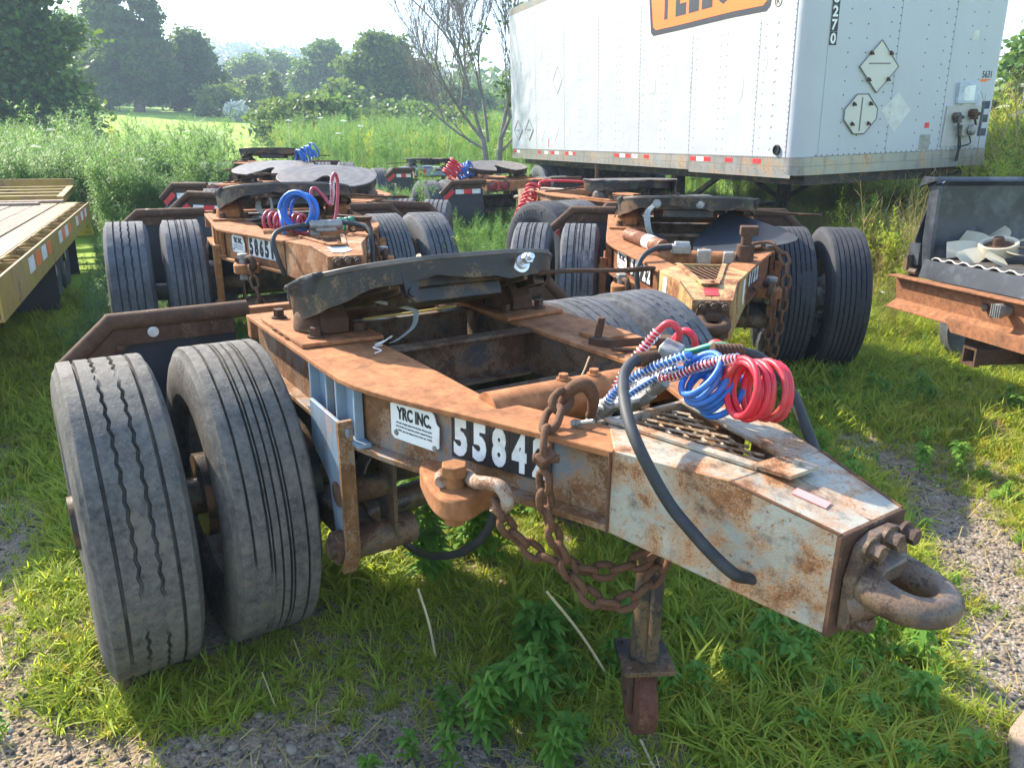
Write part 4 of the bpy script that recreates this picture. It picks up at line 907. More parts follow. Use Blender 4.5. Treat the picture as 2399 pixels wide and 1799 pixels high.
Gd, MG, FG = dolly("dolly facing away with four red lamps on its rusty rear beam and dark plate", -7.36, 5.0, 172, .235, 0, -1,
    dict(rear=True, xb=.80, bw=.51, tl=.50, tilt=9, seed=31, kinds=('four', 'wav', 'four', 'four')))
Hd, MH, FH = dolly("farthest middle dolly, grey beam with torn black plate among tall weeds", -11.7, 6.16, 168, .30, 0, 0,
    dict(rear=True, xb=.68, bw=.50, tl=.42, tilt=0, ragged=True, plate=M_black, lamps=(-.41, .41), seed=31, rbm=M_grey, beam=M_grey, kinds=('wav', 'wav', 'four', 'four')))
Id, MI, FI = dolly("dolly turned sideways behind number 51722 with torn black plate and red coil", -3.5, 4.16, 182, .16, -1.5, 0,
    dict(seed=31, xb=.55, bw=.5, tl=.3, tilt=-2, ragged=True, plate=M_black, kinds=('four', 'wav', 'wav', 'wav'), tm=(1, 1, 1, 2)))

def hose(par, name, pts, r, mat, n=8, seg=8, M=None):
    m = MB(M); m.tube(spline(pts, seg), r, n); return m.build(name, mat, par, smooth=60)
def springy(par, pts, r, mat=M_steel, pitch=.0105, M=None, th=.0017):   # wire guard wound round a hose end
    P = spline(pts, 12); L = [0]
    for a, b in zip(P, P[1:]): L.append(L[-1] + (b - a).length)
    m = MB(M); out = []; n = int(L[-1] / pitch * 12); j = 0
    for k in range(n):
        s_ = L[-1] * k / n
        while j < len(L) - 2 and L[j + 1] < s_: j += 1
        t = (s_ - L[j]) / max(1e-6, L[j + 1] - L[j]); p = P[j].lerp(P[j + 1], t); x, y, d = frame(P[j + 1] - P[j]); a = 2 * pi * k / 12
        out.append(p + x * (r * cos(a)) + y * (r * sin(a)))
    m.tube(out, th, 4); return m.build('spring_guard', mat, par, smooth=60)
def coil(par, name, p0, p1, r, turns, th, mat, ends=None, M=None, n=7):
    P = helix(p0, p1, r, turns, 22)
    if ends:
        a, b = ends
        if a: P = spline([Vector(q) for q in a] + [P[0]], 6)[:-1] + P
        if b: P = P + spline([P[-1]] + [Vector(q) for q in b], 6)[1:]
    m = MB(M); m.tube(P, th, n); return m.build(name, mat, par, smooth=60)
def ribbed(par, name, p0, p1, r, mat, M=None):
    p0, p1 = Vector(p0), Vector(p1); L = (p1 - p0).length; pr = [(0, 0)]; k = int(L / .009)
    for i in range(k): pr += [(r * .86, L * i / k), (r, L * (i + .3) / k), (r, L * (i + .7) / k), (r * .86, L * (i + .98) / k)]
    pr.append((0, L)); m = MB(M); m.lathe(pr, p0, p1 - p0, 14); return m.build(name, mat, par, smooth=40)

# ---- hoses, chains and fittings of the nearest dolly
cd_ = (CAM - Vector((1.48, .03, 1.08))).normalized()
# blue coil
cA = Vector((1.362, -.008, 1.098)); cB = Vector((1.392, .065, 1.030)); axb = (cA - cB).normalized()
b1 = [(1.113, -.10, .933), (1.156, -.09, .981), (1.184, -.085, 1.018), (1.235, -.07, 1.067), (1.293, -.05, 1.106), (1.347, -.02, 1.136)]
bl = coil(A, 'blue_air_hose', cA, cB, .056, 6.3, .0078, M_blue, (b1, None), M=None)
springy(bl, b1, .0118)
b2 = [(1.104, -.06, .943), (1.144, -.03, .976), (1.173, 0, 1.009), (1.209, .03, 1.043), (1.255, .05, 1.071), (1.33, .08, 1.06)]
h2 = hose(A, 'blue_air_hose', b2, .0085, M_blue); springy(h2, b2[:5], .0118)
# red coil
cR = Vector((1.480, .002, 1.088)); cQ = Vector((1.508, .082, 1.076))
r3 = [(1.25, -.01, 1.055), (1.295, 0, 1.071), (1.345, .01, 1.101), (1.407, .02, 1.13), (1.455, .02, 1.146)]
rc = coil(A, 'red_air_hose', cR - (cQ - cR) * .1, cQ + (cQ - cR) * .15, .060, 8.2, .0074, M_red, (r3, None)); springy(rc, r3, .0115)
r1 = [(1.162, -.08, .991), (1.169, -.05, 1.053), (1.194, -.02, 1.111), (1.228, 0, 1.166), (1.247, .015, 1.186), (1.262, .035, 1.166), (1.236, .05, 1.116), (1.23, .06, 1.08)]
h3 = hose(A, 'red_air_hose', r1, .0085, M_red); springy(h3, r1[:4], .0118)
hose(A, 'red_air_hose', [(1.19, .08, 1.07), (1.195, .08, 1.115), (1.222, .09, 1.153), (1.248, .10, 1.143), (1.25, .11, 1.10)], .0085, M_red)
hose(A, 'red_air_hose', [(1.28, .10, 1.09), (1.30, .11, 1.135), (1.325, .12, 1.13), (1.33, .13, 1.09)], .0085, M_red)
hose(A, 'green_air_hose', [(1.20, .06, 1.06), (1.215, .07, 1.10), (1.26, .08, 1.11), (1.32, .11, 1.135), (1.37, .13, 1.12), (1.38, .13, 1.08)], .009, M_green)
# metal fittings on the bulkhead
for p, q in (((1.115, -.10, .925), (1.165, -.088, .985)), ((1.15, .03, .965), (1.215, .045, 1.03)), ((1.10, -.055, .93), (1.13, -.035, .965))):
    f = MB(); p, q = Vector(p), Vector(q); f.cyl(p, p.lerp(q, .45), .021, 6); f.cyl(p.lerp(q, .42), p.lerp(q, .6), .015, 12); f.cyl(p.lerp(q, .58), q, .018, 12); f.cyl(p - (q - p) * .35, p, .014, 10); f.build('hose_fitting', M_alu, A, bevel=.002)
f = MB(); f.box((1.14, -.03, .972), (.05, .16, .012)); f.box((1.125, .06, .985), (.04, .05, .05)); f.build('fitting_bracket', M_steel, A, bevel=.003)
# electric cable with its ribbed plugs
ribbed(A, 'cable_plug', (1.247, -.02, 1.108), (1.25, -.088, 1.112), .0175, M_brown); ribbed(A, 'cable_plug', (1.335, .07, 1.132), (1.372, .135, 1.128), .0175, M_brown)
f = MB(); f.box((1.262, .01, 1.118), (.05, .055, .045), Euler((.2, .3, .5)).to_matrix()); f.build('plug_socket', M_alu, A, bevel=.006)
hose(A, 'electric_cable', [(1.25, -.075, 1.113), (1.262, -.115, 1.11), (1.30, -.17, 1.093), (1.389, -.24, 1.06), (1.464, -.27, 1.009), (1.525, -.245, .912), (1.579, -.225, .859), (1.624, -.205, .819), (1.656, -.18, .788), (1.664, -.145, .772), (1.68, -.10, .76), (1.71, -.05, .76)], .0128, M_rubber, 12)
hose(A, 'electric_cable', [(1.37, .13, 1.128), (1.40, .17, 1.11), (1.46, .20, 1.05), (1.52, .19, .98), (1.58, .175, .90), (1.63, .15, .82)], .0128, M_rubber, 12)
hose(A, 'low_air_line', [(-.05, -.19, .23), (.085, -.2, .205), (.214, -.22, .20), (.394, -.24, .244), (.559, -.25, .317), (.7, -.25, .399), (.817, -.25, .499), (.879, -.25, .587), (.90, -.24, .70)], .013, M_rubber, 10)
# safety chain with its grab hook, and the second chain from the shackle
hk = MB(); hk.tube(spline([(1.120, -.20, .985), (1.124, -.19, 1.01), (1.135, -.172, 1.032), (1.150, -.15, 1.034), (1.158, -.135, 1.005), (1.150, -.13, .965), (1.14, -.128, .95)], 8), [.012 + .006 * sin(pi * min(1, k / 40)) for k in range(49)], 12); hk.build('grab_hook', M_chain, A, smooth=60)
hk = MB(); hk.cyl((1.19, -.215, .962), (1.235, -.195, .978), .006, 8); hk.cyl((1.185, -.217, .960), (1.195, -.212, .965), .010, 10); hk.build('hook_latch', M_alu, A)
BIG = link_mesh(.094, .060, .0095)
bl1 = [(1.126, -.185, 1.02), (1.150, -.235, 1.010), (1.172, -.285, .965)]
chain('chain_hook_link', A, [(1.128, -.19, 1.012), (1.152, -.24, 1.002), (1.185, -.286, .975), (1.222, -.318, .935), (1.236, -.336, .885)], None, BIG, .068)
cc = MB(); cc.box((1.230, -.328, .915), (.03, .045, .03), Euler((.4, .5, .2)).to_matrix()); cc.cyl((1.213, -.352, .915), (1.248, -.302, .915), .011, 10); cc.build('coupling_pin', M_chain, A, bevel=.004)
chain('safety_chain', A, [(1.236, -.336, .885), (1.238, -.332, .804), (1.25, -.323, .747), (1.263, -.30, .679), (1.286, -.27, .600), (1.323, -.23, .555), (1.355, -.18, .555), (1.373, -.12, .601), (1.369, -.075, .64), (1.345, -.05, .70)], None, LINK, .046)
chain('safety_chain', A, [(1.150, -.415, .800), (1.174, -.41, .764), (1.182, -.38, .717), (1.208, -.34, .671), (1.251, -.29, .645), (1.282, -.23, .621), (1.312, -.17, .62), (1.340, -.12, .643), (1.362, -.09, .663), (1.365, -.06, .70)], None, LINK, .046)
# faded reflective strip on the sloping top, loose strap, clamp arm on the far beam, silver bolt in the plate
pk = MB(MA); pk.box((1.705, -.045, .9535), (.068, .028, .002), Matrix.Rotation(rad(8.3), 3, 'Y') @ Matrix.Rotation(rad(14), 3, 'Z')); pk.build('sticker', M_pink, A, smooth=0)
sb = MB(); S1 = spline([(-.013 + .1, -.25, 1.079), (.12, -.22, 1.072), (.192, -.15, 1.054), (.219, -.15, 1.035), (.249, -.18, 1.005), (.266, -.24, .978), (.281, -.27, .974)], 8)
sb.strip(S1, [p + Vector((.012, .014, .006)) for p in S1], .002, (0, .3, 1)); sb.build('webbing_strap', plain("grey webbing strap", (.30, .31, .29), .9, 0, .25, 90, .3), A)
hose(A, 'white_cord', [(.29, -.30, .972), (.31, -.34, .975), (.35, -.33, .973), (.37, -.36, .972)], .0022, M_sign, 5); hose(A, 'white_cord', [(.27, -.26, .985), (.30, -.27, 1.0), (.31, -.31, .985), (.28, -.32, .975), (.265, -.28, .98)], .0022, M_sign, 5)
bt = MB(FA); bt.lathe([(.0, .0), (.036, .0), (.036, .006), (.024, .008), (.022, .018), (0, .018)], (.372, .19, .005), (1, 0, .1), 24); bt.cyl((.375, .19, .01), (.45, .19, .015), .011, 12); bt.cyl((.41, .19, .012), (.432, .19, .013), .020, 6); bt.build('new_bolt', M_steel, A, bevel=.001)
br = MB(FA); br.prism([(-.03, .03), (.03, .03), (.022, -.06), (0, -.085), (-.022, -.06)], -.02, -.006, lambda a, b, z: (.335 + z, -.22 + a, b)); br.prism([(-.03, .03), (.03, .03), (.022, -.06), (0, -.085), (-.022, -.06)], .012, .024, lambda a, b, z: (.335 + z + .0, -.22 + a, b)); br.cyl((.30, -.22, -.055), (.37, -.22, -.055), .016, 10); br.build('handle_bracket', M_black, A)
am = MB(MA); am.cyl((.610, .33, .966), (.625, .335, 1.058), .013, 10); am.cyl((.607, .33, .962), (.611, .33, .985), .022, 6); am.strip(spline([(.60, .30, .990), (.66, .315, .992), (.71, .37, 1.0), (.76, .44, 1.005), (.80, .48, 1.0)], 5), spline([(.62, .355, .990), (.675, .36, .992), (.72, .41, 1.0), (.75, .47, 1.005), (.78, .51, 1.0)], 5), .028); am.cyl((.775, .485, .955), (.775, .485, 1.006), .030, 14); am.build('clamp_arm', M_brown, A, bevel=.003)
ch2 = MB(MA); ch2.tube(spline([(.75, .36, .97), (.745, .30, .98), (.76, .27, .99)], 6), .008, 8); ch2.build('pull_ring', M_brown, A); ch2 = MB(MA); ch2.box((.55, .40, .974), (.12, .10, .012)); ch2.build('beam_patch', M_beam, A)
rs = MB(MA)
for k in range(3): rs.box((-.12 + k * .07, -.50, .972), (.03, .06, .006), Matrix.Rotation(rad(20), 3, 'Z'))
rs.build('rust_scale', M_brown, A)
tb = MB(); tb.strip(spline([(.30, -.40, .62), (.31, -.42, .60), (.31, -.43, .57), (.305, -.43, .55)], 4), spline([(.38, -.40, .63), (.39, -.42, .61), (.39, -.43, .58), (.385, -.43, .56)], 4), .006, (0, -1, 0)); tb.build('inspection_tag', M_alu, A)
hose(A, 'dry_twig', [(.70, .10, .80), (.76, .09, .84), (.80, .12, .93), (.82, .13, .99)], .003, M_straw, 5); hose(A, 'dry_twig', [(.72, .05, .82), (.86, .12, .86), (.92, .20, .86), (.95, .24, .92)], .003, M_straw, 5)
hose(A, 'dry_straw', [(-.10, -.20, .975), (-.10, .05, .978), (-.11, .20, .982)], .005, plain("yellow straw", (.62, .45, .12), .8, 0, .15, 20, 0), 6)

# ---- hoses and chains on the other two facing dollies
def kit(root, M, col1, col2, big=True):
    L = lambda *p: Vector(p)
    h = coil(root, 'coiled_air_hose', (1.05, -.02, 1.12), (1.02, .12, 1.08), .10, 5.2, .010, col1, ([(1.0, -.20, .98), (1.02, -.16, 1.10), (1.05, -.10, 1.18)], None), M)
    coil(root, 'coiled_air_hose', (.85, -.26, 1.0), (1.0, .0, 1.02), .055, 7, .010, col2, (None, [(1.05, .08, 1.12), (1.02, .10, 1.28), (1.0, .14, 1.32), (.98, .17, 1.26), (1.0, .16, 1.10)]), M)
# dolly B
coil(Bd, 'blue_air_hose', (1.10, -.13, 1.115), (1.02, -.05, 1.10), .105, 4.3, .0105, M_blue, ([(1.12, -.20, .98), (1.13, -.21, 1.05)], None), MBm)
mr = coil(Bd, 'faded_red_air_hose', (.80, -.25, 1.025), (1.02, -.05, 1.015), .060, 7, .0105, M_maroon, (None, [(1.0, .02, 1.06), (.98, .0, 1.20), (.96, .03, 1.235), (.98, .08, 1.18), (1.04, .11, 1.14), (1.05, .12, 1.28), (1.03, .145, 1.325), (1.01, .165, 1.26), (1.04, .14, 1.10), (1.08, .1, 1.0)]), MBm)
springy(mr, [MBm @ Vector(p) for p in ((1.05, .12, 1.28), (1.045, .118, 1.2), (1.04, .11, 1.14))], .0135)
coil(Bd, 'green_air_hose', (.98, .16, 1.0), (.90, .28, 1.0), .040, 4, .009, M_green, None, MBm)
hose(Bd, 'electric_cable', [(1.15, -.02, 1.03), (1.18, -.12, 1.03), (1.25, -.24, 1.02), (1.33, -.30, .98), (1.38, -.29, .88), (1.40, -.26, .78)], .014, M_rubber, 10, 8, MBm); hose(Bd, 'electric_cable', [(1.15, .06, 1.03), (1.18, .16, 1.04), (1.28, .26, 1.02), (1.36, .27, .95), (1.40, .26, .8)], .014, M_rubber, 10, 8, MBm)
ribbed(Bd, 'cable_plug', MBm @ Vector((1.15, -.02, 1.03)), MBm @ Vector((1.175, -.12, 1.03)), .018, M_rubber)
f = MB(MBm); f.box((1.15, .04, 1.02), (.07, .13, .06)); f.cyl((1.16, -.06, 1.03), (1.16, .14, 1.03), .03, 12); f.box((1.13, -.02, .985), (.05, .06, .04)); f.build('plug_socket', M_alu, Bd, bevel=.006)
wb = MB(MBm); wb.strip(spline([(.16, -.22, 1.12), (.20, -.24, 1.05), (.24, -.20, 1.0), (.22, -.26, .985), (.20, -.32, .975)], 6), spline([(.16, -.19, 1.12), (.21, -.20, 1.05), (.25, -.17, 1.0), (.24, -.24, .985), (.22, -.30, .975)], 6), .003, (0, 0, 1)); wb.tube(spline([(.30, -.20, 1.17), (.28, -.15, 1.13), (.27, -.14, 1.05), (.28, -.18, 1.0), (.29, -.23, 1.0)], 6), .010, 8); wb.build('webbing_strap', bpy.data.materials["grey webbing strap"], Bd)
chain('safety_chain', Bd, [(1.12, .20, .99), (1.20, .25, 1.02), (1.28, .30, .97), (1.29, .32, .85), (1.27, .34, .70), (1.26, .34, .58)], MBm, BIG, .068); chain('safety_chain', Bd, [(1.14, -.42, .80), (1.17, -.41, .74), (1.20, -.40, .66), (1.21, -.38, .58), (1.24, -.34, .5)], MBm, BIG, .068)
f = MB(MBm); f.lathe([(0, .97), (.06, .97), (.045, 1.02), (.06, 1.05), (0, 1.055)], (.95, .33, 0), (0, 0, 1), 16); f.build('jack_cap', M_brown, Bd); f = MB(MBm); f.strip([(.70, .20, 1.05), (.80, .42, 1.03)], [(.78, .18, 1.05), (.84, .40, 1.03)], .012); f.build('clamp_arm', M_brown, Bd)
wt = MB(MBm); p, t, n = web_at(1.335, .006); wt.add([Vector((p.x, p.y, .79)), Vector((p.x + .035, p.y + .014, .79)), Vector((p.x + .035, p.y + .014, .95)), Vector((p.x, p.y, .95))], [(0, 1, 2, 3)]); wt.build('white_tape', M_sign, Bd, smooth=0)
wt = MB(MBm); wt.add([(1.63, -.06, .9655), (1.74, -.055, .9500), (1.76, .0, .9472), (1.72, .06, .9528), (1.64, .05, .9642)], [(0, 1, 2, 3, 4)]); wt.build('white_label', M_sign, Bd, smooth=0)
# dolly C
tm = MB(MC); Lp = [[(.30, -.27, .985), (.55, -.26, .99), (.80, -.20, .98), (.93, -.05, .985)], [(.33, -.15, .96), (.55, -.12, .93), (.75, -.05, .94), (.92, .02, .98)]]
tm.strip(spline(Lp[0], 4), spline(Lp[1], 4), .006); tm.strip(spline([(.30, .06, .95), (.55, .02, .94), (.75, .0, .945), (.93, .0, .985)], 4), spline([(.12, .26, 1.10), (.36, .58, 1.03), (.62, .64, 1.0), (.93, .22, .99)], 4), .006); tm.build('torn_black_sheet', M_flap, Cd, smooth=60)
rt = MB(MC); rt.tube([(.52, -.40, 1.0), (.95, -.20, 1.01)], .045, 16); rt.build('red_brown_pipe', rusty("red brown pipe", (.22, .05, .035), .5, ((.09, .03, .015), (.2, .075, .03)), .2, 8), Cd)
wt = MB(MC); wt.tube([(.76, -.288, 1.006), (.84, -.251, 1.008)], .0465, 16); wt.build('white_tape', M_sign, Cd)
hose(Cd, 'electric_cable', [(1.02, -.16, 1.03), (1.06, -.24, 1.03), (1.14, -.32, 1.0), (1.20, -.355, .93), (1.23, -.35, .84), (1.26, -.34, .74)], .015, M_rubber, 10, 8, MC); ribbed(Cd, 'cable_plug', MC @ Vector((1.02, -.16, 1.03)), MC @ Vector((1.055, -.235, 1.03)), .02, M_rubber)
f = MB(MC); f.box((1.0, -.10, 1.015), (.07, .11, .05)); f.cyl((1.0, -.14, 1.03), (1.0, -.05, 1.03), .03, 12); f.box((1.06, .03, .985), (.05, .08, .08)); f.box((1.06, .17, .98), (.05, .06, .07)); f.build('plug_socket', M_alu, Cd, bevel=.006)
f = MB(MC); f.cyl((1.06, .26, .96), (1.06, .26, 1.06), .05, 16); f.cyl((1.06, .26, 1.06), (1.06, .26, 1.13), .03, 12); f.box((1.06, .27, 1.14), (.06, .10, .05)); f.build('jack_crank', M_brown, Cd, bevel=.004)
chain('safety_chain', Cd, [(1.02, .30, 1.04), (1.05, .36, 1.06), (1.10, .42, 1.05), (1.16, .47, 1.0), (1.19, .48, .90), (1.19, .48, .75), (1.19, .47, .55), (1.20, .45, .35), (1.20, .43, .26)], MC, BIG, .068); chain('safety_chain', Cd, [(1.15, .42, .80), (1.18, .42, .70), (1.19, .42, .55), (1.19, .42, .40), (1.20, .44, .30)], MC, BIG, .068)
pk = MB(MC); pk.box((1.72, 0, .9522), (.09, .07, .002), Matrix.Rotation(rad(8.3), 3, 'Y')); pk.build('reflective_tape', M_tapeR, Cd, smooth=0)
for s in (-1, 1):
    pk = MB(MC); pk.add([(1.40, s * .222, .80), (1.44, s * .206, .80), (1.45, s * .202, .95), (1.41, s * .218, .95)], [(0, 1, 2, 3)] if s < 0 else [(3, 2, 1, 0)]); pk.build('white_tape', M_sign, Cd, smooth=0)
wb = MB(FC); wb.strip(spline([(.38, -.25, .0), (.42, -.30, -.06), (.43, -.29, -.16), (.40, -.26, -.22)], 6), spline([(.38, -.21, .0), (.42, -.26, -.06), (.43, -.25, -.16), (.40, -.22, -.22)], 6), .004, (1, 0, 0)); wb.build('webbing_strap', bpy.data.materials["grey webbing strap"], Cd)
fw = MB(FC)
for y in (-.22, .06): fw.bolt((.385, y, .0), (1, 0, 0), .02, .02)
fw.build('bolt', M_alu, Cd)
# hoses that stand up among the far dollies
coil(Ed, 'blue_air_hose', (.35, -.17, 1.26), (.50, -.35, 1.36), .085, 6, .011, M_blue, ([(.5, 0, .97), (.42, -.05, 1.15)], None), ME)
coil(Gd, 'blue_air_hose', (-.20, .46, 1.13), (-.05, .62, 1.05), .10, 6, .012, M_blue, None, MG); coil(Gd, 'red_air_hose', (-.30, .72, 1.22), (-.25, .86, 1.02), .10, 7, .012, M_red, None, MG)
coil(Dd, 'green_air_hose', (-.60, .42, 1.0), (-.60, .18, 1.0), .05, 5, .010, M_green, None, MD)
ic = coil(Id, 'red_air_hose', (1.35, .22, .98), (1.02, .66, .62), .075, 9, .013, M_red, ([(.9, -.35, 1.06), (1.15, -.05, 1.07), (1.33, .12, 1.05)], None), MI)
f = MB(MI); f.cyl((.9, -.35, .97), (.9, -.35, 1.25), .02, 8); f.build('hose_post', M_brown, Id)

# raised size marking on the sidewall of the dolly that stands sideways
tI = [c for c in Id.children if c.name.startswith('tyre')][3]; lt = MB(tI.matrix_basis.inverted() @ Matrix.Translation((0, 1.083, .47)))
for k, ch in enumerate("295/80R22.5"):
    th = rad(42 + k * 6.2); rd = Vector((cos(th), 0, sin(th))); text_on(lt, ch, rd * .385 + Vector((0, .1385, 0)), (-sin(th), 0, cos(th)), rd, .027 if ch not in '/.' else .008, .042 if ch != '.' else .01, .02, .0035)
lt.build('lettering', M_rubber, tI, smooth=0)
# ------------------------------------------------------------------ vegetation
def leaf_mat(name, c0, c1, trans=.45, warm=(.30, .34, .05), island=True, rough=.55):
    N = NT(name, rough, 0, .25); 
    g = N.n("NewGeometry"); info = N.n("ObjectInfo"); r = N.math('ADD', N.math('MULTIPLY', g.outputs['Random Per Island'], .6), N.math('MULTIPLY', info.outputs['Random'], .4))
    c = N.ramp(r, [(.1, c0), (.9, c1)])
    tb = N.n("BsdfTranslucent"); mx = N.n("MixShader"); mx.inputs[0].default_value = trans
    tc = N.mix(.65, c, warm); N.l(tc, tb.inputs[0]); N.done(c)
    N.l(N.b.outputs[0], mx.inputs[1]); N.l(tb.outputs[0], mx.inputs[2]); N.l(mx.outputs[0], [n for n in N.t.nodes if n.type == 'OUTPUT_MATERIAL'][0].inputs[0])
    return N.m
L_weed = leaf_mat("goldenrod leaf", (.07, .175, .045), (.16, .30, .07), .48, (.32, .52, .08))
L_weed2 = leaf_mat("yellow green weed leaf", (.21, .29, .035), (.38, .44, .05), .5, (.65, .66, .05))
L_grass = leaf_mat("grass blade", (.15, .24, .035), (.35, .41, .055), .5, (.58, .66, .06))
L_grassy = leaf_mat("yellowing grass blade", (.30, .33, .035), (.50, .42, .07), .45, (.75, .62, .06))
L_broad = leaf_mat("broad weed leaf", (.09, .22, .035), (.20, .36, .055), .45, (.32, .5, .04))
L_dry = leaf_mat("dry stalk", (.30, .22, .08), (.48, .38, .16), .25, (.6, .42, .1))
L_flow = leaf_mat("white umbel flower", (.65, .66, .6), (.8, .8, .75), .3, (.8, .8, .7))
L_oak = leaf_mat("dark oak leaf", (.03, .08, .018), (.085, .16, .032), .32, (.24, .36, .04))
L_tree = leaf_mat("mid green tree leaf", (.045, .11, .026), (.12, .21, .045), .34, (.26, .40, .05))
L_light = leaf_mat("light green tree leaf", (.07, .13, .028), (.16, .24, .045), .34, (.24, .32, .05))
M_bark = rusty("grey brown bark", (.11, .095, .08), .4, ((.05, .042, .035), (.13, .11, .09)), .4, 6, .9)
M_dead = plain("bare grey branch", (.22, .20, .185), .9, 0, .3, 10, .2)

def blades(n, h, w, spread, lean, seg=3, rg=rng):
    """n grass blades from one root; returns verts, quads"""
    V = []; Q = []
    for i in range(n):
        a = rg.uniform(0, 2 * pi); d = np.array([cos(a), sin(a)]); r0 = rg.uniform(0, spread); hh = h * rg.uniform(.5, 1.1); ln = lean * rg.uniform(.3, 1.4); ww = w * rg.uniform(.7, 1.2); p = np.array([-d[1], d[0]])
        b = rg.uniform(0, 2 * pi); o = np.array([cos(b), sin(b)]) * r0; s0 = len(V)
        for k in range(seg + 1):
            t = k / seg; c = o + d * ln * hh * t ** 1.8; z = hh * t * (1 - .32 * ln * t); q = p * ww * (1 - t ** 1.6) * .5 + p * .0004
            V += [(*(c - q), z), (*(c + q), z)]
        Q += [(s0 + 2 * k, s0 + 2 * k + 1, s0 + 2 * k + 3, s0 + 2 * k + 2) for k in range(seg)]
    return V, Q
def leafy(h, nl, ll, lw, top=.6, branch=0, rg=rng, droop=.5):
    """upright stem with narrow leaves all the way up"""
    V = []; Q = []; stems = [((0, 0, 0), (rg.uniform(-.08, .08) * h, rg.uniform(-.08, .08) * h, h))]
    for b in range(branch):
        t = rg.uniform(.45, .8); a = rg.uniform(0, 2 * pi); p = np.array(stems[0][1]) * t; stems.append((tuple(p), tuple(p + np.array([cos(a) * .2, sin(a) * .2, .3]) * h * rg.uniform(.6, 1))))
    for si, (p0, p1) in enumerate(stems):
        p0, p1 = np.array(p0), np.array(p1); r = .0045 if si == 0 else .003; s0 = len(V)
        for k in range(3): a = 2 * pi * k / 3; e = np.array([cos(a), sin(a), 0]) * r; V += [tuple(p0 + e), tuple(p1 + e * .3)]
        Q += [(s0 + 2 * k, s0 + 2 * ((k + 1) % 3), s0 + 2 * ((k + 1) % 3) + 1, s0 + 2 * k + 1) for k in range(3)]
        m = nl if si == 0 else nl // 4
        for i in range(m):
            t = .12 + .88 * (i + rg.uniform(0, 1)) / m if si == 0 else rg.uniform(.1, 1); c = p0 + (p1 - p0) * t; a = i * 2.4 + rg.uniform(-.4, .4); sz = (1 - top * t) * rg.uniform(.75, 1.15); up = .55 + .5 * t
            d = np.array([cos(a), sin(a), 0]); z = np.array([0, 0, 1.]); L = ll * sz; wv = lw * sz * .5; q = np.array([-sin(a), cos(a), 0]) * wv; s0 = len(V)
            mid = c + d * L * .5 + z * L * .45 * up; tip = c + d * L + z * L * (.55 * up - droop * .5)
            V += [tuple(c - q * .25), tuple(c + q * .25), tuple(mid + q), tuple(mid - q), tuple(tip + q * .12), tuple(tip - q * .12)]
            Q += [(s0, s0 + 1, s0 + 2, s0 + 3), (s0 + 3, s0 + 2, s0 + 4, s0 + 5)]
    return V, Q
def src(name, VQ, mats):
    V, Q = VQ; return bpy.data.objects.new(name, np_mesh(name, V, Q, None, mats, False))
def scatter(name, label, sources, P, scale, idx=None, tilt=.12):
    """one stuff object: points that each carry a copy of one of the sources"""
    n = len(P); me = bpy.data.meshes.new(name); me.vertices.add(n); me.vertices.foreach_set('co', np.asarray(P, np.float32).ravel())
    rot = np.stack([rng.normal(0, tilt, n), rng.normal(0, tilt, n), rng.uniform(0, 2 * pi, n)], -1).astype(np.float32)
    a = me.attributes.new("rot", 'FLOAT_VECTOR', 'POINT'); a.data.foreach_set('vector', rot.ravel())
    a = me.attributes.new("scl", 'FLOAT', 'POINT'); a.data.foreach_set('value', np.asarray(scale, np.float32))
    a = me.attributes.new("pick", 'INT', 'POINT'); a.data.foreach_set('value', np.asarray(idx if idx is not None else rng.integers(0, len(sources), n), np.int32))
    me.update(); o = link(name, me); tag(o, label, None, None, 'stuff')
    g = bpy.data.node_groups.new(name, 'GeometryNodeTree'); g.interface.new_socket('Geometry', in_out='INPUT', socket_type='NodeSocketGeometry'); g.interface.new_socket('Geometry', in_out='OUTPUT', socket_type='NodeSocketGeometry')
    gi = g.nodes.new('NodeGroupInput'); go = g.nodes.new('NodeGroupOutput'); ip = g.nodes.new('GeometryNodeInstanceOnPoints'); jn = g.nodes.new('GeometryNodeJoinGeometry')
    for s in sources[::-1]:
        oi = g.nodes.new('GeometryNodeObjectInfo'); oi.inputs[0].default_value = s; oi.inputs['As Instance'].default_value = True
        g.links.new(oi.outputs['Geometry'], jn.inputs[0])
    def na(nm, typ): x = g.nodes.new('GeometryNodeInputNamedAttribute'); x.data_type = typ; x.inputs[0].default_value = nm; return x.outputs[0]
    g.links.new(gi.outputs[0], ip.inputs['Points']); g.links.new(jn.outputs[0], ip.inputs['Instance']); ip.inputs['Pick Instance'].default_value = True
    g.links.new(na("pick", 'INT'), ip.inputs['Instance Index']); g.links.new(na("rot", 'FLOAT_VECTOR'), ip.inputs['Rotation']); g.links.new(na("scl", 'FLOAT'), ip.inputs['Scale'])
    g.links.new(ip.outputs[0], go.inputs[0]); m = o.modifiers.new("scatter", 'NODES'); m.node_group = g
    return o
fa = math.atan2(FW.y, FW.x)
def sample(n, r0, r1, half=.78, p=.5, off=0):        # points over the wedge of ground in view
    r = (rng.uniform(0, 1, n) ** p) * (r1 - r0) + r0 if p != .5 else np.sqrt(rng.uniform(r0 * r0, r1 * r1, n))
    a = fa + off + rng.uniform(-half, half, n); return CAM.x + r * np.cos(a), CAM.y + r * np.sin(a), r, a - fa
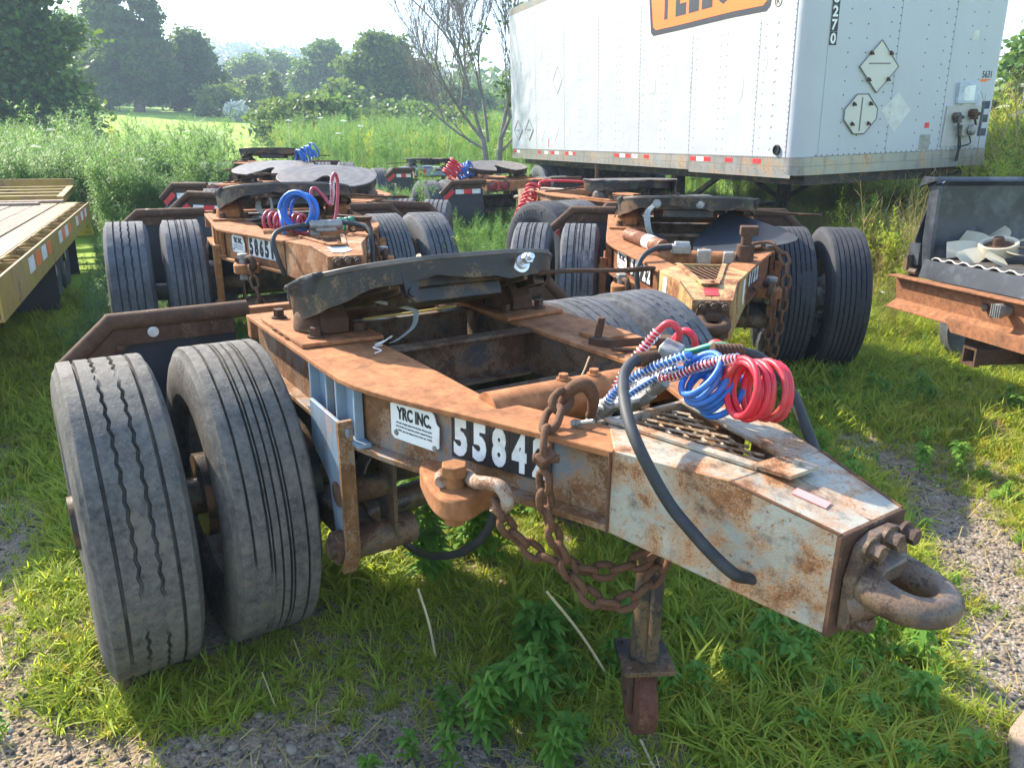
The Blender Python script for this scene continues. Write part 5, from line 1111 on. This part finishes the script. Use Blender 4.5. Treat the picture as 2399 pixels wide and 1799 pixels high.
RECTS = [(0, 0, 0, -.75, 2.0, 1.32), (-3.19, .49, -8, -.9, 1.95, 1.32), (-1.4, 2.81, -41, -.85, 1.95, 1.32), (-4.92, 1.42, 146, -.9, 1.0, 1.3), (-6.98, 1.56, 138, -.8, .8, 1.3), (-7.36, 5.0, 172, -.95, .9, 1.25), (-11.7, 6.16, 168, -.8, .8, 1.2), (-3.5, 4.16, 182, -.7, 1.6, 1.25), (-9.6, 2.35, -20, -.6, .6, 1.2)]
def inside(x, y, grow=0, wheels=False):
    m = np.zeros(len(x), bool)
    for X, Y, h, a, b, w in RECTS:
        c, s = cos(rad(h)), sin(rad(h)); u = (x - X) * c + (y - Y) * s; v = -(x - X) * s + (y - Y) * c
        if wheels: m |= (np.abs(u) < .20) & (np.abs(np.abs(v) - .91) < .33)
        else: m |= (u > a - grow) & (u < b + grow) & (np.abs(v) < w + grow - np.clip(u - .7, 0, 1) * .75)
    return m
def bedrect(x, y, g=0):
    c, s = cos(ab), sin(ab); u = (x - .2) * c + (y - 3.05) * s; v = -(x - .2) * s + (y - 3.05) * c
    m = (u > -.15 - g) & (v > -.2 - g) & (u < 2)
    c, s = .988, -.151; u = (x + 7.73) * c + (y + .41) * s; v = -(x + 7.73) * s + (y + .41) * c
    return m | ((u > -2.1 - g) & (v < .0 + g) & (u < 6.3))
def under_trailer(x, y):
    u = (x + 2.476) * ex.x + (y - 5.486) * ex.y; v = (x + 2.476) * sx_.x + (y - 5.486) * sx_.y
    return (u > -.2) & (u < 8.4) & (v < .15) & (v > -2.7)
# short grass, thick or thin as the gravel lets it
tuft = [src("tuft", blades(int(k), h, w, .035, ln), [L_grass if i < 5 else L_grassy]) for i, (k, h, w, ln) in enumerate([(9, .10, .0075, .9), (8, .14, .008, 1.0), (10, .07, .007, .8), (8, .12, .012, 1.1), (9, .085, .010, 1.2), (8, .11, .008, 1.0), (10, .07, .007, .9)])]
x, y, r, a = sample(62000, .9, 8.5, .72, .75); gv = gravel(x, y); dn = np.array([mnoise.noise((p * 1.3, q * 1.3, 2.)) for p, q in zip(x, y)])
keep = (rng.uniform(0, 1, len(x)) > np.clip(gv * 1.25 - .02, 0, .965)) & ~inside(x, y, 0, True); x, y, r, gv, dn = x[keep], y[keep], r[keep], gv[keep], dn[keep]
yel = np.clip(.10 + .35 * np.exp(-((x - 1.9) ** 2 + (y - .6) ** 2) / .25) + .25 * (y > 1.2) * (x > .2), 0, 1)
pick = np.where(rng.uniform(0, 1, len(x)) < yel, rng.integers(5, 7, len(x)), rng.integers(0, 5, len(x)))
sc = (.55 + .55 * np.clip(dn + .4, 0, 1)) * rng.uniform(.6, 1.25, len(x)) * np.clip(1.25 - gv, .45, 1) * np.where(r > 4.5, 1.35, 1)
gl = lambda x, y: GZ(x, y) + np.array([mnoise.noise((p * 1.7, q * 1.7, 0.)) * .028 + mnoise.noise((p * 6, q * 6, 5.)) * .009 for p, q in zip(x, y)])
scatter("grass", "short green grass with yellow patches on the yard", tuft, np.stack([x, y, gl(x, y) - .004], -1), sc, pick, .15)
# low broad leaved weeds in the grass
low = [src("low_weed", leafy(h, n, l, w, .45, b, rng, .7), [L_broad]) for h, n, l, w, b in ((.10, 14, .07, .032, 0), (.16, 22, .08, .030, 2), (.22, 28, .09, .026, 3), (.06, 10, .05, .035, 0))]
x, y, r, a = sample(3600, 1.2, 8, .72, .8); gv = gravel(x, y); cl = np.array([mnoise.noise((p * 1.1, q * 1.1, 7.)) for p, q in zip(x, y)]) + .28 * np.exp(-((x - .75) ** 2 + (y - .1) ** 2) / .22) - .16
keep = (rng.uniform(0, 1, len(x)) > gv * 1.1) & ~inside(x, y, 0, True) & (cl > -.05) & ~((x < .2) & (y < -.9)); x, y = x[keep], y[keep]
scatter("low_weeds", "low broad leaved weeds growing through the grass", low, np.stack([x, y, gl(x, y)], -1), rng.uniform(.35, .9, len(x)) * (1 + .4 * np.exp(-((x - .7) ** 2 + (y - .2) ** 2) / .3)))
# gravel
def stone_mesh(k):
    n = 7; V = []; T = []
    for i in range(3):
        for j in range(n): a = 2 * pi * j / n; V.append((cos(a) * (.6, 1, .55)[i] * rng.uniform(.8, 1.15), sin(a) * (.6, 1, .55)[i] * rng.uniform(.7, 1.05), (-.45, .0, .45)[i] * rng.uniform(.8, 1.2)))
    Q = [(i * n + j, i * n + (j + 1) % n, (i + 1) * n + (j + 1) % n, (i + 1) * n + j) for i in range(2) for j in range(n)]
    V.append((0, 0, .5)); T = [(2 * n + j, 2 * n + (j + 1) % n, len(V) - 1) for j in range(n)]
    return np_mesh("stone", V, Q, T, [M_st], False)
N = NT("gravel stones", .85, 0, .25); info = N.n("ObjectInfo"); c = N.ramp(info.outputs['Random'], [(0, (.05, .046, .042)), (.45, (.12, .105, .085)), (.75, (.21, .17, .12)), (.95, (.28, .235, .18)), (1, (.5, .47, .42))]); M_st = N.done(c)
st_ = [bpy.data.objects.new("stone", stone_mesh(k)) for k in range(5)]
x, y, r, a = sample(60000, .9, 6.5, .72, .8); gv = gravel(x, y); keep = rng.uniform(0, 1, len(x)) < gv * 1.05 + .05; x, y = x[keep], y[keep]
scatter("gravel", "loose grey and tan gravel between the grass", st_, np.stack([x, y, gl(x, y) + .001], -1), np.clip(rng.lognormal(-5.15, .42, len(x)), .002, .022), None, .5)
# straw litter
bits = [src("straw_bit", ([(0, 0, 0), (.001, .003, 0), (l, .003, .006), (l, 0, .006)], [(0, 1, 2, 3)]), [L_dry]) for l in (.03, .055, .09)]
x, y, r, a = sample(9000, 1.0, 6, .7, .8); scatter("straw_litter", "dry straw and twigs lying on the ground", bits, np.stack([x, y, gl(x, y) + .006], -1), rng.uniform(.5, 1.5, len(x)), None, .25)

# tall weeds
tall = [src("tall_weed", leafy(h, n, .125, .021, .55, b), [L_weed]) for h, n, b in ((1.0, 78, 3), (1.12, 84, 4), (.92, 70, 2), (1.05, 76, 5), (.85, 60, 3))]
tally = [src("tall_weed", leafy(h, n, .11, .017, .5, b), [L_weed2]) for h, n, b in ((.95, 60, 5), (1.05, 66, 6), (.8, 50, 4))]
dry = [src("dry_stalk", leafy(h, 12, .16, .004, .2, 7, rng, -.3), [L_dry]) for h in (1.0, 1.15, .9)]
def weedfield(n, r0, r1, p=.5, dens=1):
    x, y, r, a = sample(n, r0, r1, .80, p); sd = r * np.cos(a); lat = r * np.sin(a)          # lat > 0 is to the left
    n1 = np.array([mnoise.noise((q * .35, w * .35, 4.)) for q, w in zip(x, y)])
    hh = np.interp(sd, [4.2, 5.2, 6.2, 7.5, 9, 14, 30], [0, .12, .35, .7, 1.08, 1.25, 1.3])
    left = (lat > 1.35 + sd * .08) & (sd < 9); hh = np.where(left, np.interp(sd, [3.4, 4.5, 6, 7.5, 9], [0, .28, .45, .85, 1.15]), hh)
    right = lat < -1.6; hh = np.where(right, np.interp(sd, [4.9, 5.6, 6.5, 8, 14, 25], [.0, .35, .8, .95, 1.25, 1.35]), hh)
    hh = np.where((lat / sd < -.585) & (sd > 8), hh * 1.5, hh)
    hh = hh * (1 + .35 * n1) * rng.uniform(.62, 1.16, n)
    hh = np.where(under_trailer(x, y), np.minimum(hh, .55), hh)
    # the mown meadow shows through on the left
    mead = (lat / sd > .30 + .02 * n1) & (lat / sd < .54) & (sd > 20 + 4 * n1); hh = np.where(mead, 0, hh)
    mead2 = (sd > 46); hh = np.where(mead2 & (lat / sd > .05), 0, hh)
    hh = np.where(inside(x, y, -.15) & (sd < 13), np.minimum(hh, .34), hh)
    for X, Y, *_ in RECTS[1:8]: hh = np.where(np.hypot(x - X - .8, y - Y + .6) < 2.3, np.minimum(hh, .50 * rng.uniform(.5, 1.1, n)), hh)
    sv = (x + 2.476) * sx_.x + (y - 5.486) * sx_.y; su = (x + 2.476) * ex.x + (y - 5.486) * ex.y; hh = np.where((sv > 0) & (sv < 5.5) & (su > -.5) & (su < 10.5), np.minimum(hh, .62 * rng.uniform(.5, 1.1, n)), hh)
    keep = (hh > .13) & ~inside(x, y, .02, True) & ~bedrect(x, y, .05)
    return x[keep], y[keep], hh[keep], lat[keep], sd[keep], r[keep]
def put(name, label, n, r0, r1, p=.5, widen=1.):
    x, y, h, lat, sd, r = weedfield(n, r0, r1, p)
    yl = np.clip((-lat / sd - .12) * 4.2, 0, .93); yl = np.maximum(yl, .30 * (sd > 20)); u = rng.uniform(0, 1, len(x)); pick = np.where(u < yl, rng.integers(5, 8, len(x)), rng.integers(0, 5, len(x)))
    dr = (rng.uniform(0, 1, len(x)) < np.where((lat / sd < -.30) & (lat / sd > -.56) & (sd < 7.5), .55, np.where(lat / sd < -.25, .10, .012))) & (h > .2); pick = np.where(dr, rng.integers(8, 11, len(x)), pick)
    scatter(name, label, tall + tally + dry, np.stack([x, y, GZ(x, y) - .01], -1), h * np.where(dr, 1.15, 1), pick, .09)
put("weeds", "tall goldenrod weeds filling the lot behind the dollies", 15000, 4.0, 14, .5)
put("far_weeds", "sea of tall green weeds reaching back to the meadow", 15000, 14, 55, .75)
# white umbel flowers over the weeds
def umbel():
    V = []; Q = []
    for k in range(3): a = 2 * pi * k / 3; V += [(.003 * cos(a), .003 * sin(a), 0), (.002 * cos(a), .002 * sin(a), 1.0)]
    Q += [(2 * k, 2 * ((k + 1) % 3), 2 * ((k + 1) % 3) + 1, 2 * k + 1) for k in range(3)]
    for i in range(26):
        a = i * 2.4; rr = .045 * math.sqrt(i / 26); s = .009; c = (rr * cos(a), rr * sin(a), 1.0 - rr * .3); s0 = len(V); V += [(c[0] - s, c[1] - s, c[2]), (c[0] + s, c[1] - s, c[2]), (c[0] + s, c[1] + s, c[2]), (c[0] - s, c[1] + s, c[2])]; Q.append((s0, s0 + 1, s0 + 2, s0 + 3))
    return V, Q
x, y, h, lat, sd, r = weedfield(420, 5.5, 22, .7); scatter("wildflowers", "white umbel flowers dotted over the weeds", [src("umbel", umbel(), [L_flow])], np.stack([x, y, GZ(x, y)], -1), h * 1.05 + .05, None, .12)
# single weeds one can point to
for nm, u, d, h, mt, lb in (("weed", 1060, 5.9, .82, L_weed2, "pale green leafy weed standing alone between the mudflaps and the dolly tyres"), ("weed", 850, 4.7, .62, L_weed2, "pale spindly weed beside the right wheels of the orange dolly"), ("weed", 1760, 7.2, .95, L_weed2, "leafy weed right behind the fifth wheel of number 51722"), ("weed", 985, 10.2, 1.15, L_weed, "tall spire of weed in front of the farthest middle dolly"), ("weed", 775, 3.15, .42, L_weed2, "thin weed in the gap under the orange dolly's frame"), ("weed", 1283, 2.15, .20, L_broad, "bright leafy weed growing by the nearest jack wheel"), ("weed", 1000, 2.55, .34, L_broad, "dark leafy weed under the frame of the nearest dolly"), ("weed", 1110, 2.7, .36, L_broad, "feathery weed under the looped black air line")):
    x, y = polar(u, d); V = []; Q = []
    for k in range(4 if h > .3 else 3):
        v, q = leafy(h * rng.uniform(.6, 1), int(26 + 40 * h), .09 if mt is not L_broad else .10, .022 if mt is not L_broad else .036, .45, 2, rng, .6); o = len(V); dx, dy = rng.normal(0, .06, 2) * (h + .2)
        V += [(a + dx, b + dy, c) for a, b, c in v]; Q += [tuple(i + o for i in f) for f in q]
    tag(link("weed", np_mesh("weed", V, Q, None, [mt], False), None, (x, y, float(GZ(x, y)) - .01)), lb, "weed", "single weeds among the dollies")
# dry sticks in the foreground and a weathered log
for lb, P in (("pale dry stick slanting up beside the inner front tyre", [(.60, -.30, -.02), (.58, -.31, .10), (.55, -.33, .22)]), ("long dry straw leaning on the chain", [(.98, .12, -.03), (1.0, -.02, .2), (1.02, -.16, .40)]), ("thin bare twig lying beside the jack wheel", [(1.24, .02, -.03), (1.36, -.02, -.035), (1.50, .0, -.03), (1.52, .08, -.02)])):
    s = MB(); s.tube(spline(P, 5), .0042, 6); tag(s.build("stick", M_straw, None), lb, "stick")
lg_ = MB(); lx, ly = 1.86, .93; lg_.tube([(lx - .04, ly + .16, -.03), (lx, ly, -.02), (lx + .10, ly - .2, -.03), (lx + .2, ly - .3, -.05)], [.035, .055, .06, .05], 9); tag(lg_.build("log", M_wood, None, smooth=60), "weathered grey log at the gravel edge near the lens", "log")

# ------------------------------------------------------------------ trees
def crown_mesh(name, lobes, nclump, per, size, mat, cl=.9, hang=0, rg=rng):
    """leaf clumps spread over the outside of several lobes, so that sky shows between them"""
    w = np.array([l[3] * l[4] * l[5] for l in lobes]) ** .67; w /= w.sum(); C = []
    ids = rg.choice(len(lobes), nclump, p=w)
    for i in ids:
        cx, cy, cz, rx, ry, rz = lobes[i]; d = rg.normal(0, 1, 3); d /= np.linalg.norm(d); k = rg.uniform(.35, 1.04) ** .45; C.append((cx + d[0] * rx * k, cy + d[1] * ry * k, cz + d[2] * rz * k))
    C = np.repeat(np.array(C), per, 0); n = len(C); P = C + rg.normal(0, cl, (n, 3)) * np.array([1, 1, .62]); P[:, 2] -= hang * rg.uniform(0, 1, n) ** 2
    u = rg.normal(0, 1, (n, 3)); u[:, 2] *= .6; u /= np.linalg.norm(u, axis=1)[:, None]; v = np.cross(u, rg.normal(0, 1, (n, 3))); v /= np.linalg.norm(v, axis=1)[:, None]
    s = size * rg.uniform(.5, 1.2, (n, 1)); a = u * s; b = v * s * .62
    V = np.stack([P - a, P + b, P + a, P - b], 1).reshape(-1, 3); return np_mesh(name, V, np.arange(4 * n).reshape(n, 4), None, [mat], False)
def tree(label, u, dist, vtop, lobes, mat, leaf=.34, ncl=150, per=55, cl=.8, trunk=.3, group="trees beyond the field", name="tree", cat="tree"):
    x, y = polar(u, dist); z = float(GZ(x, y)); h = (CAM.z + (357 - vtop) / 1832 * dist - z - cl * 1.1) / max(l[2] + l[5] for l in lobes); ro = empty(name, (x, y, z), (0, 0, fa - pi / 2)); tag(ro, label, cat, group)     # local +y looks away from the lens
    L = [(a * h, b * h, c * h, p * h, q * h, r_ * h) for a, b, c, p, q, r_ in lobes]
    link('crown', crown_mesh('crown', L, ncl, per, leaf, mat, cl), ro)
    t = MB(); top = (L[0][0], L[0][1], L[0][2]); t.tube(spline([(0, 0, -.3), (.02 * h, 0, h * .2), (top[0] * .6, top[1] * .6, h * .45), top], 4), [trunk * (1 - .8 * k / 12) for k in range(13)], 8)
    for l in L[1:]: t.tube(spline([(0, 0, h * .28), (l[0] * .5, l[1] * .5, h * .35 + (l[2] - h * .35) * .45), (l[0], l[1], l[2])], 4), [trunk * .45 * (1 - .85 * k / 8) for k in range(9)], 6)
    t.build('trunk', M_bark, ro, smooth=60); return ro
tree("huge dark oak at the left edge with boughs hanging out over the weeds", 40, 36, -60, [(-.25, 0, .62, .34, .3, .34), (.08, 0, .78, .20, .2, .16), (.13, .0, .50, .15, .15, .15), (.19, 0, .20, .19, .15, .15), (-.2, 0, .25, .34, .25, .22), (.02, 0, .36, .2, .2, .2), (.30, 0, .14, .13, .1, .10), (.25, 0, .84, .09, .1, .05), (.22, 0, .70, .09, .1, .05), (.27, 0, .52, .07, .1, .05)], L_oak, .14, 460, 90, .36, .6)
tree("hazy tree between the dark oak and the tall ivied tree", 205, 88, 80, [(0, 0, .55, .42, .3, .42), (.25, 0, .35, .3, .25, .3), (-.3, 0, .4, .3, .3, .35)], L_tree, .26, 150, 90, .5)
tree("tallest ivy covered tree left of the meadow with a ragged top", 338, 76, 8, [(.02, 0, .70, .17, .17, .28), (-.14, 0, .62, .16, .15, .22), (-.02, 0, .36, .32, .25, .32), (.14, 0, .84, .09, .09, .12), (-.24, 0, .30, .22, .2, .26), (.16, 0, .30, .16, .18, .26), (-.17, 0, .84, .08, .08, .10), (-.21, 0, .74, .07, .07, .06), (.2, 0, .66, .06, .06, .08), (.05, 0, .93, .06, .06, .07), (-.1, 0, .93, .05, .05, .06)], L_oak, .22, 330, 90, .36, .5)
tree("rounded dark tree right of the tallest one", 468, 78, 108, [(0, 0, .62, .24, .2, .34), (.1, 0, .34, .32, .25, .32), (-.16, 0, .3, .25, .25, .3)], L_oak, .22, 170, 90, .38)
for k, (u, d, h) in enumerate(((545, 96, 205), (600, 110, 150), (655, 118, 142), (700, 125, 158))):
    tree(["small hazy tree beside the utility pole", "hazy blue tree behind the utility pole", "hazy blue tree right of the utility pole", "hazy tree at the foot of the wooded hill"][k], u, d, h, [(0, 0, .6, .36, .3, .38), (.25, 0, .4, .28, .25, .3), (-.25, 0, .38, .28, .25, .3)], L_tree, .28, 130, 80, .5)
tree("tall hazy tree at the right foot of the wooded hill", 765, 92, 118, [(0, 0, .66, .26, .22, .32), (.2, 0, .42, .26, .25, .3), (-.2, 0, .4, .26, .25, .32), (.1, 0, .85, .13, .13, .13)], L_tree, .25, 180, 90, .45)
tree("broad bright green tree in the middle distance", 905, 66, 94, [(0, 0, .66, .34, .28, .30), (.28, 0, .48, .26, .25, .28), (-.30, 0, .46, .24, .25, .28), (.05, 0, .30, .42, .3, .26), (-.08, 0, .84, .18, .18, .14), (.40, 0, .26, .2, .2, .2)], L_light, .22, 330, 94, .36)
tree("broad tree filling the gap behind the bare tree", 1090, 72, 205, [(0, 0, .5, .5, .3, .36), (.4, 0, .4, .35, .3, .3), (-.4, 0, .4, .32, .3, .3)], L_tree, .24, 170, 80, .4)
tree("far trees showing left of the white trailer edge", 1215, 78, 215, [(0, 0, .5, .45, .3, .38), (.3, 0, .4, .3, .3, .3)], L_tree, .4, 120, 44, .8)
tree("low bright tree at the meadow edge", 805, 58, 205, [(0, 0, .55, .4, .3, .4), (.3, 0, .35, .3, .3, .3)], L_light, .28, 110, 42, .5)
tree("leafy green tree right of the white trailer", 2420, 24, 105, [(0, 0, .66, .24, .22, .26), (-.14, 0, .45, .2, .2, .2), (.1, 0, .35, .3, .25, .25)], L_tree, .13, 260, 46, .26, .16)
for k, (u, d, w, h, mt, lb) in enumerate(((700, 43, 2.6, 1.9, L_light, "round light shrub at the meadow edge, left of a pair"), (780, 43, 2.4, 2.0, L_tree, "round darker shrub at the meadow edge, right of a pair"), (520, 70, 2.2, 2.2, L_light, "yellowish shrub below the utility pole"), (960, 50, 3, 1.7, L_tree, "low dark shrub below the broad bright tree"), (620, 80, 2.6, 2.8, L_light, "light shrub right of the utility pole"), (1055, 44, 2.4, 1.5, L_light, "low light shrub left of the bare tree"))):
    x, y = polar(u, d); ro = link("shrub", crown_mesh("shrub", [(0, 0, h * .5, w, w * .8, h * .62)], 70, 46, .20, mt, .32), None, (x, y, float(GZ(x, y)))); tag(ro, lb, "shrub", "shrubs along the meadow")
x, y = polar(655, 74); cf = empty("conifer", (x, y, float(GZ(x, y)))); tag(cf, "small dark pointed conifer near the utility pole", "conifer"); link('crown', crown_mesh('crown', [(0, 0, .8, 1.0, 1, .8), (0, 0, 1.9, .7, .7, .8), (0, 0, 2.9, .35, .35, .8)], 60, 40, .2, L_oak, .22), cf); t = MB(); t.tube([(0, 0, -.2), (0, 0, 3)], [.12, .03], 8); t.build('trunk', M_bark, cf)
x, y = polar(566, 64); ro = link("flowering_bush", crown_mesh("flowering_bush", [(0, 0, .7, .8, .8, .6)], 40, 40, .12, leaf_mat("white blossom", (.30, .36, .30), (.75, .76, .74), .3, (.7, .7, .6)), .2), None, (x, y, float(GZ(x, y)))); tag(ro, "small white flowering bush at the far edge of the meadow", "bush")
# bare tree with a vine
x, y = polar(1152, 17.5); bt_ = empty("bare_tree", (x, y, float(GZ(x, y))), (0, 0, fa - pi / 2)); tag(bt_, "bare leafless tree with fine upright twigs beside the white trailer", "tree")
def grow(mb, p, d, L, r, depth, rg, vine):
    n = 5; P = [Vector(p)]; dd = Vector(d)
    for k in range(n): dd = (dd + Vector((rg.gauss(0, .09), rg.gauss(0, .09), .05 if depth < 2 else .10))).normalized(); P.append(P[-1] + dd * (L / n))
    mb.tube(P, [max(.0035, r * (1 - .5 * k / n)) for k in range(n + 1)], 7 if depth < 1 else 4 if depth < 3 else 3, cap=False)
    if depth < 2: vine += P[1:]
    if depth >= 4: return
    for k in range((5, 5, 5, 4)[depth]):
        t = rg.uniform(.3, 1) if k else 1; q = P[min(n, max(1, int(t * n)))]; a = rg.uniform(0, 2 * pi); sp = (.55, .5, .42, .34)[depth]
        nd = (dd + Vector((cos(a) * sp * 1.15, sin(a) * sp, .12))).normalized(); grow(mb, q, nd, L * rg.uniform(.55, .82), max(.004, r * .52 * rg.uniform(.8, 1.1)), depth + 1, rg, vine)
rg5 = random.Random(5); wood_ = MB(); vine = []
for bx, lean in ((-.12, -.12), (.14, .06)): wood_.tube(spline([(bx * 1.2, 0, -.3), (bx, 0, .5), (bx + lean * .8, 0, 1.25)], 5), [.085 - .003 * k for k in range(11)], 9)
for q, d, L, r in (((-.22, 0, 1.2), (-.62, .1, .8), 1.9, .038), ((-.22, 0, 1.2), (-.28, -.2, 1), 2.3, .045), ((-.2, 0, 1.0), (-.95, .2, .5), 1.7, .032), ((.19, 0, 1.2), (.05, .2, 1), 2.5, .048), ((.19, 0, 1.2), (.35, 0, .9), 2.2, .042), ((.17, 0, .9), (.75, .1, .75), 1.9, .034), ((-.1, .0, 1.15), (-.06, .3, 1), 2.3, .038)): grow(wood_, q, d, L, r, 0, rg5, vine)
link('branches', wood_.mesh('branches', M_dead, 0), bt_)
vine = [v for v in vine if v.x > -.5]; vl = [(v.x, v.y, v.z, .16, .16, .26) for v in rg5.sample(vine, min(16, len(vine)))]
link('vine', crown_mesh('vine', vl, 42, 22, .06, L_tree, .12), bt_)
# utility pole
x, y = polar(585, 110); up_ = empty("utility_pole", (x, y, float(GZ(x, y))), (0, 0, fa - pi / 2)); tag(up_, "wooden utility pole beyond the meadow among hazy trees", "pole")
m = MB(); m.tube([(0, 0, -.3), (-.18, 0, 5.9)], [.18, .13], 10); m.build('pole', plain("grey wood pole", (.33, .27, .22), .9, 0, .2, 4, .2), up_); m = MB(); m.bar((-.9, 0, 5.3), (.6, 0, 5.35), .13, .13); m.build('crossarm', M_bark, up_)
m = MB(); m.tube(spline([(-.2, 0, 5.7), (-8, 2, 4.6), (-18, 4, 4.4)], 6), .02, 4); m.tube(spline([(-.2, 0, 5.7), (6, 2, 5.6), (14, 4, 5.8)], 6), .02, 4); m.tube(spline([(-.2, 0, 5.2), (-8, 2, 3.4), (-18, 4, 3.0)], 6), .02, 4); m.build('wire', M_rubber, up_)
# far woods on the hill and a treeline closing the view, read as one mass
hc = []
for k in range(950):
    u_, v_ = rng.uniform(-165, 165), rng.uniform(-80, 40); zz = 6 + 36.0 * np.exp(-(u_ / 110) ** 2) * np.exp(-((v_ - 10) / 62) ** 2) + 5 * np.exp(-((u_ - 75) / 40) ** 2 - (v_ / 50) ** 2); r_ = rng.uniform(2.5, 4.6)
    hc.append((hx + u_ * sin(ha) + v_ * cos(ha), hy - u_ * cos(ha) + v_ * sin(ha), zz + 3.5, r_, r_, r_ * 1.2))
tag(link("forest", crown_mesh("forest", hc, 3600, 18, 1.0, L_tree, 1.3)), "far wooded hillside fading into blue haze", None, None, 'stuff')
tl_c = []
for k in range(230):
    u = rng.uniform(-900, 2900) if k < 120 else rng.uniform(120, 1280); d = rng.uniform(105, 165); x, y = polar(u, d); r_ = rng.uniform(1.7, 3.0)
    if 430 < u < 760: d = 150; x, y = polar(u, 165); r_ *= .95
    tl_c.append((x, y, float(GZ(x, y)) + r_ * .9, r_, r_, r_ * 1.15))
tag(link("treeline", crown_mesh("treeline", tl_c, 1500, 30, .65, L_tree, 1.2)), "hazy line of trees closing the far side of the field", None, None, 'stuff')
print("script seconds", round(time.time() - T0, 1), "tris", sum(len(m.loops) - 2 * len(m.polygons) for m in bpy.data.meshes))
